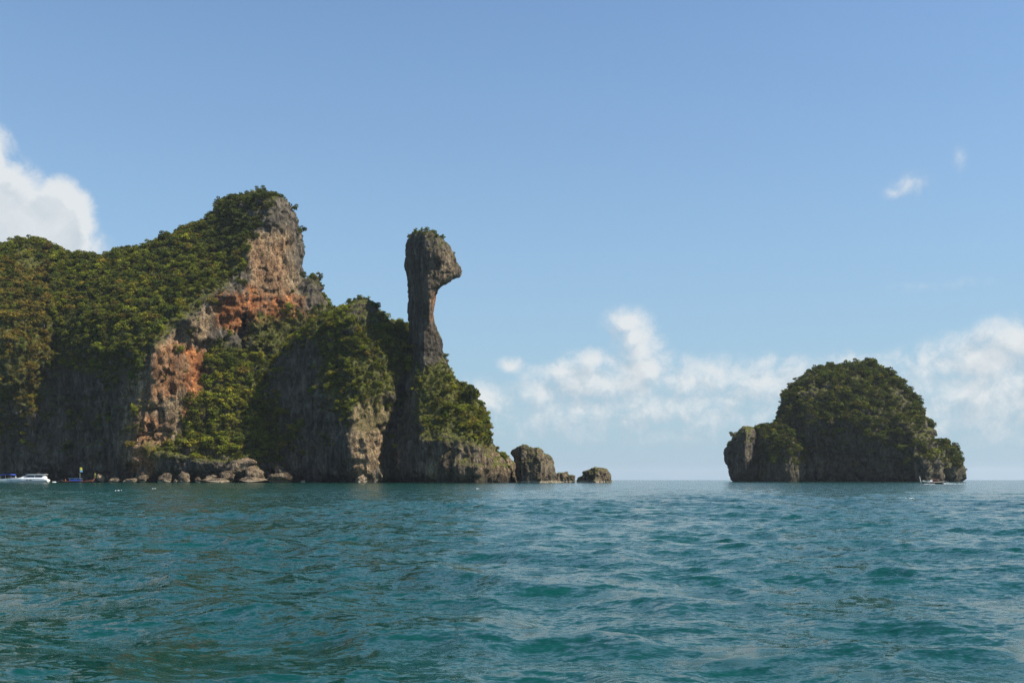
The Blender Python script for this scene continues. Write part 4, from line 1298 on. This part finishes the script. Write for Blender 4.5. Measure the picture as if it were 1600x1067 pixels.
# longtail under way in front of the dome island
x, y, z = W(1456, HV, 290)
lr = longtail('longtail_boat', 7.4, 1.5, (x, y, 0.0), R_(180 + 12), 'longtail boat with tall pale prow carrying passengers past the dome island', DARKWOOD, PALEWOOD, 2.35)
loft([[(3.4, .30, .75), (3.4, .34, .75), (3.4, .34, 1.1), (3.4, .30, 1.1)], [(1.2, .70, .38), (1.2, .74, .38), (1.2, .74, .72), (1.2, .70, .72)]], TEAL, 'side_panel', lr)
loft([[(3.4, -.30, .75), (3.4, -.34, .75), (3.4, -.34, 1.1), (3.4, -.30, 1.1)], [(1.2, -.70, .38), (1.2, -.74, .38), (1.2, -.74, .72), (1.2, -.70, .72)]], TEAL, 'side_panel', lr)
bx_ = loft([box_ring(0.15, .5, .4, 1.15, .05), box_ring(0.9, .5, .4, 1.15, .08)], WHITE, 'locker', lr)


def person_mat(name, top, legs, skin=(0.33, 0.19, 0.12), hair=(0.012, 0.01, 0.009), zs=(0.34, 0.78, 0.97)):
    m, n = new_mat(name)
    tcn = n.n('ShaderNodeTexCoord')
    sp = n.n('ShaderNodeSeparateXYZ'); n.put(sp.inputs[0], tcn.outputs['Object'])
    zz = sp.outputs[2]
    c = n.mix(n.m('GREATER_THAN', zz, zs[0]), legs, top)
    c = n.mix(n.m('GREATER_THAN', zz, zs[1]), c, skin)
    c = n.mix(n.m('GREATER_THAN', zz, zs[2]), c, hair)
    b = n.n('ShaderNodeBsdfPrincipled'); n.put(b.inputs['Base Color'], c); b.inputs['Roughness'].default_value = 0.8
    out_surface(n, b.outputs[0])
    return m


def seated_person(loc, rz, mat, label, seed, lean=0.0, standing=False):
    """one continuous skinned figure; origin at the seat (or the feet when standing)"""
    r = random.Random(seed)
    J, E, Rd = [], [], []
    def add(p, rad, par=None):
        J.append(p); Rd.append(rad)
        if par is not None: E.append((par, len(J) - 1))
        return len(J) - 1
    if standing:
        z0 = 0.86
    else:
        z0 = 0.10
    hip = add((0, 0, z0), .15)
    waist = add((lean * .2, 0, z0 + .22), .13, hip)
    chest = add((lean * .6, 0, z0 + .44), .16, waist)
    neck = add((lean * .8, 0, z0 + .60), .06, chest)
    jaw = add((lean * .8 + .03, 0, z0 + .70), .085, neck)
    add((lean * .8 + .01, 0, z0 + .83), .085, jaw)
    for s in (-1, 1):
        sh = add((lean * .6, s * .18, z0 + .48), .065, chest)
        e = add((lean * .6 + .12, s * (.24 + r.uniform(0, .06)), z0 + .24), .05, sh)
        h = add((lean * .6 + .34, s * .17, z0 + .16 + r.uniform(0, .12)), .036, e)
        add((lean * .6 + .43, s * .15, z0 + .17), .028, h)
        if standing:
            k2 = add((.05, s * .11, .48), .07, hip); f = add((0, s * .12, .06), .05, k2); add((.16, s * .13, .03), .04, f)
        else:
            k2 = add((.42, s * .12, z0 + .04), .08, hip); f = add((.48, s * .12, z0 - .36), .05, k2); add((.62, s * .12, z0 - .40), .04, f)
    me = bpy.data.meshes.new('person')
    me.from_pydata(J, E, [])
    me.materials.append(mat)
    o = link('person', me, None, loc)
    o.rotation_euler = (0, 0, rz)
    sk = o.modifiers.new('skin', 'SKIN')
    lay = me.skin_vertices[0].data
    for i, rr in enumerate(Rd):
        lay[i].radius = (rr, rr); lay[i].use_root = (i == 0)
    o.modifiers.new('sub', 'SUBSURF').render_levels = 1
    return tag(o, label, 'person')


PM = [person_mat('clothes_red', (0.22, 0.025, 0.025), (0.02, 0.02, 0.03)), person_mat('clothes_maroon', (0.16, 0.02, 0.03), (0.05, 0.04, 0.03)), person_mat('clothes_tan', (0.40, 0.24, 0.18), (0.03, 0.03, 0.04)),
      person_mat('clothes_orange', (0.60, 0.18, 0.05), (0.03, 0.03, 0.05)), person_mat('clothes_white', (0.65, 0.65, 0.62), (0.03, 0.04, 0.08)),
      person_mat('clothes_standing', (0.16, 0.03, 0.03), (0.02, 0.02, 0.03), zs=(0.95, 1.5, 1.66))]
ca, sa = math.cos(lr.rotation_euler[2]), math.sin(lr.rotation_euler[2])


def on(boat, px_, py_, pz_):
    c_, s_ = math.cos(boat.rotation_euler[2]), math.sin(boat.rotation_euler[2])
    return (boat.location[0] + c_ * px_ - s_ * py_, boat.location[1] + s_ * px_ + c_ * py_, pz_)


rz = lr.rotation_euler[2]
for i, (px_, py_, m_, lab) in enumerate(((-0.3, .35, 0, 'passenger in red shirt seated just behind the white locker'), (-0.5, -.32, 2, 'passenger in pale brown top on the far side of the boat'),
                                        (-1.15, .3, 1, 'passenger in maroon top seated mid boat'), (-1.3, -.32, 0, 'passenger in red shirt beside the one in maroon'),
                                        (-1.95, .25, 2, 'passenger in pale brown top seated near the stern'), (-2.2, -.25, 1, 'passenger in maroon top on the far side near the stern'))):
    seated_person(on(lr, px_, py_, 0.62), rz, PM[m_], lab, 40 + i, 0.05 * (i % 3))
seated_person(on(lr, -3.1, 0, 0.55), rz, PM[5], 'boatman in dark red standing at the stern engine', 60, 0.1, True)
seated_person(on(lt, -5.3, 0, 0.72), lt.rotation_euler[2], PM[3], 'person in orange seated at the stern of the moored longtail boat', 61)
seated_person(on(sb, 0.0, -.8, 1.85), R_(20), PM[3], 'person in orange seated under the blue canopy of the speedboat', 62)
seated_person(on(sb, 7.2, -.2, 2.15), R_(-60), PM[4], 'person in white seated on the bow of the speedboat', 63)

# ------------------------------------------------------------------ foam
def foam(name, blobs, label, seed):
    r = np.random.default_rng(seed)
    V0, F0 = ico(2)
    V, Q = [], []
    for (bx, by, bz, sx, sy, sz_) in blobs:
        v_ = V0 * np.array([sx, sy, sz_]) * (1 + 0.35 * r.normal(size=(len(V0), 1)) * 0.5)
        v_ = v_ + np.array([bx, by, bz])
        Q.append(F0 + sum(len(a) for a in V)); V.append(v_)
    o = link(name, mesh_from(name, np.concatenate(V), np.concatenate(Q), FOAM))
    return tag(o, label, kind='stuff')


bl = []
r = np.random.default_rng(9)
for i in range(80):
    t_ = r.random() ** 1.5
    p = on(lr, -3.6 - t_ * 9.0, r.normal() * (0.25 + .5 * t_), 0)
    bl.append((p[0], p[1], 0.02 + r.random() * 0.14 * (1 - t_), r.uniform(.1, .38), r.uniform(.1, .3), r.uniform(.03, .10) * (1.2 - t_)))
for i in range(14):
    p = on(lr, 3.0 - i * .25, .55 + .03 * i, 0)
    bl.append((p[0], p[1], 0.03, r.uniform(.1, .22), .1, .06))
foam('wake_foam', bl, 'white wake churned up behind the moving longtail boat', 2)
bl = []
for (fu, fv) in ((185, 766.5), (241, 763.5), (745, 763.5), (1423, 779)):
    D = CAMH * F / (fv - HV)
    for i in range(5):
        p = W(fu + r.normal() * 1.6, HV, D)
        bl.append((p[0], p[1] + r.normal() * .3, 0.03, 1.1 / F * D, 0.9 / F * D, .35 / F * D))
foam('sea_foam', bl, 'small scattered white flecks of foam on the waves', 3)

# ------------------------------------------------------------------ the air over the sea
def haze(density):
    import bmesh
    me = bpy.data.meshes.new('haze')
    bm = bmesh.new()
    bmesh.ops.create_cube(bm, size=1.0)
    for v_ in bm.verts:
        v_.co = Vector((v_.co.x * 26000, v_.co.y * 26000, -4.0 if v_.co.z < 0 else 150.0))
    bm.to_mesh(me); bm.free()
    m = bpy.data.materials.new('sea_air'); m.use_nodes = True
    m.node_tree.nodes.clear()
    n = NT(m.node_tree)
    pv = n.n('ShaderNodeVolumePrincipled')
    pv.inputs['Color'].default_value = (0.88, 0.94, 1.0, 1)
    pv.inputs['Density'].default_value = density
    pv.inputs['Anisotropy'].default_value = 0.2
    o_ = n.n('ShaderNodeOutputMaterial')
    m.node_tree.links.new(pv.outputs[0], o_.inputs['Volume'])
    me.materials.append(m)
    tag(link('haze', me), 'thin pale sea haze in the air', kind='stuff')


haze(0.00005)
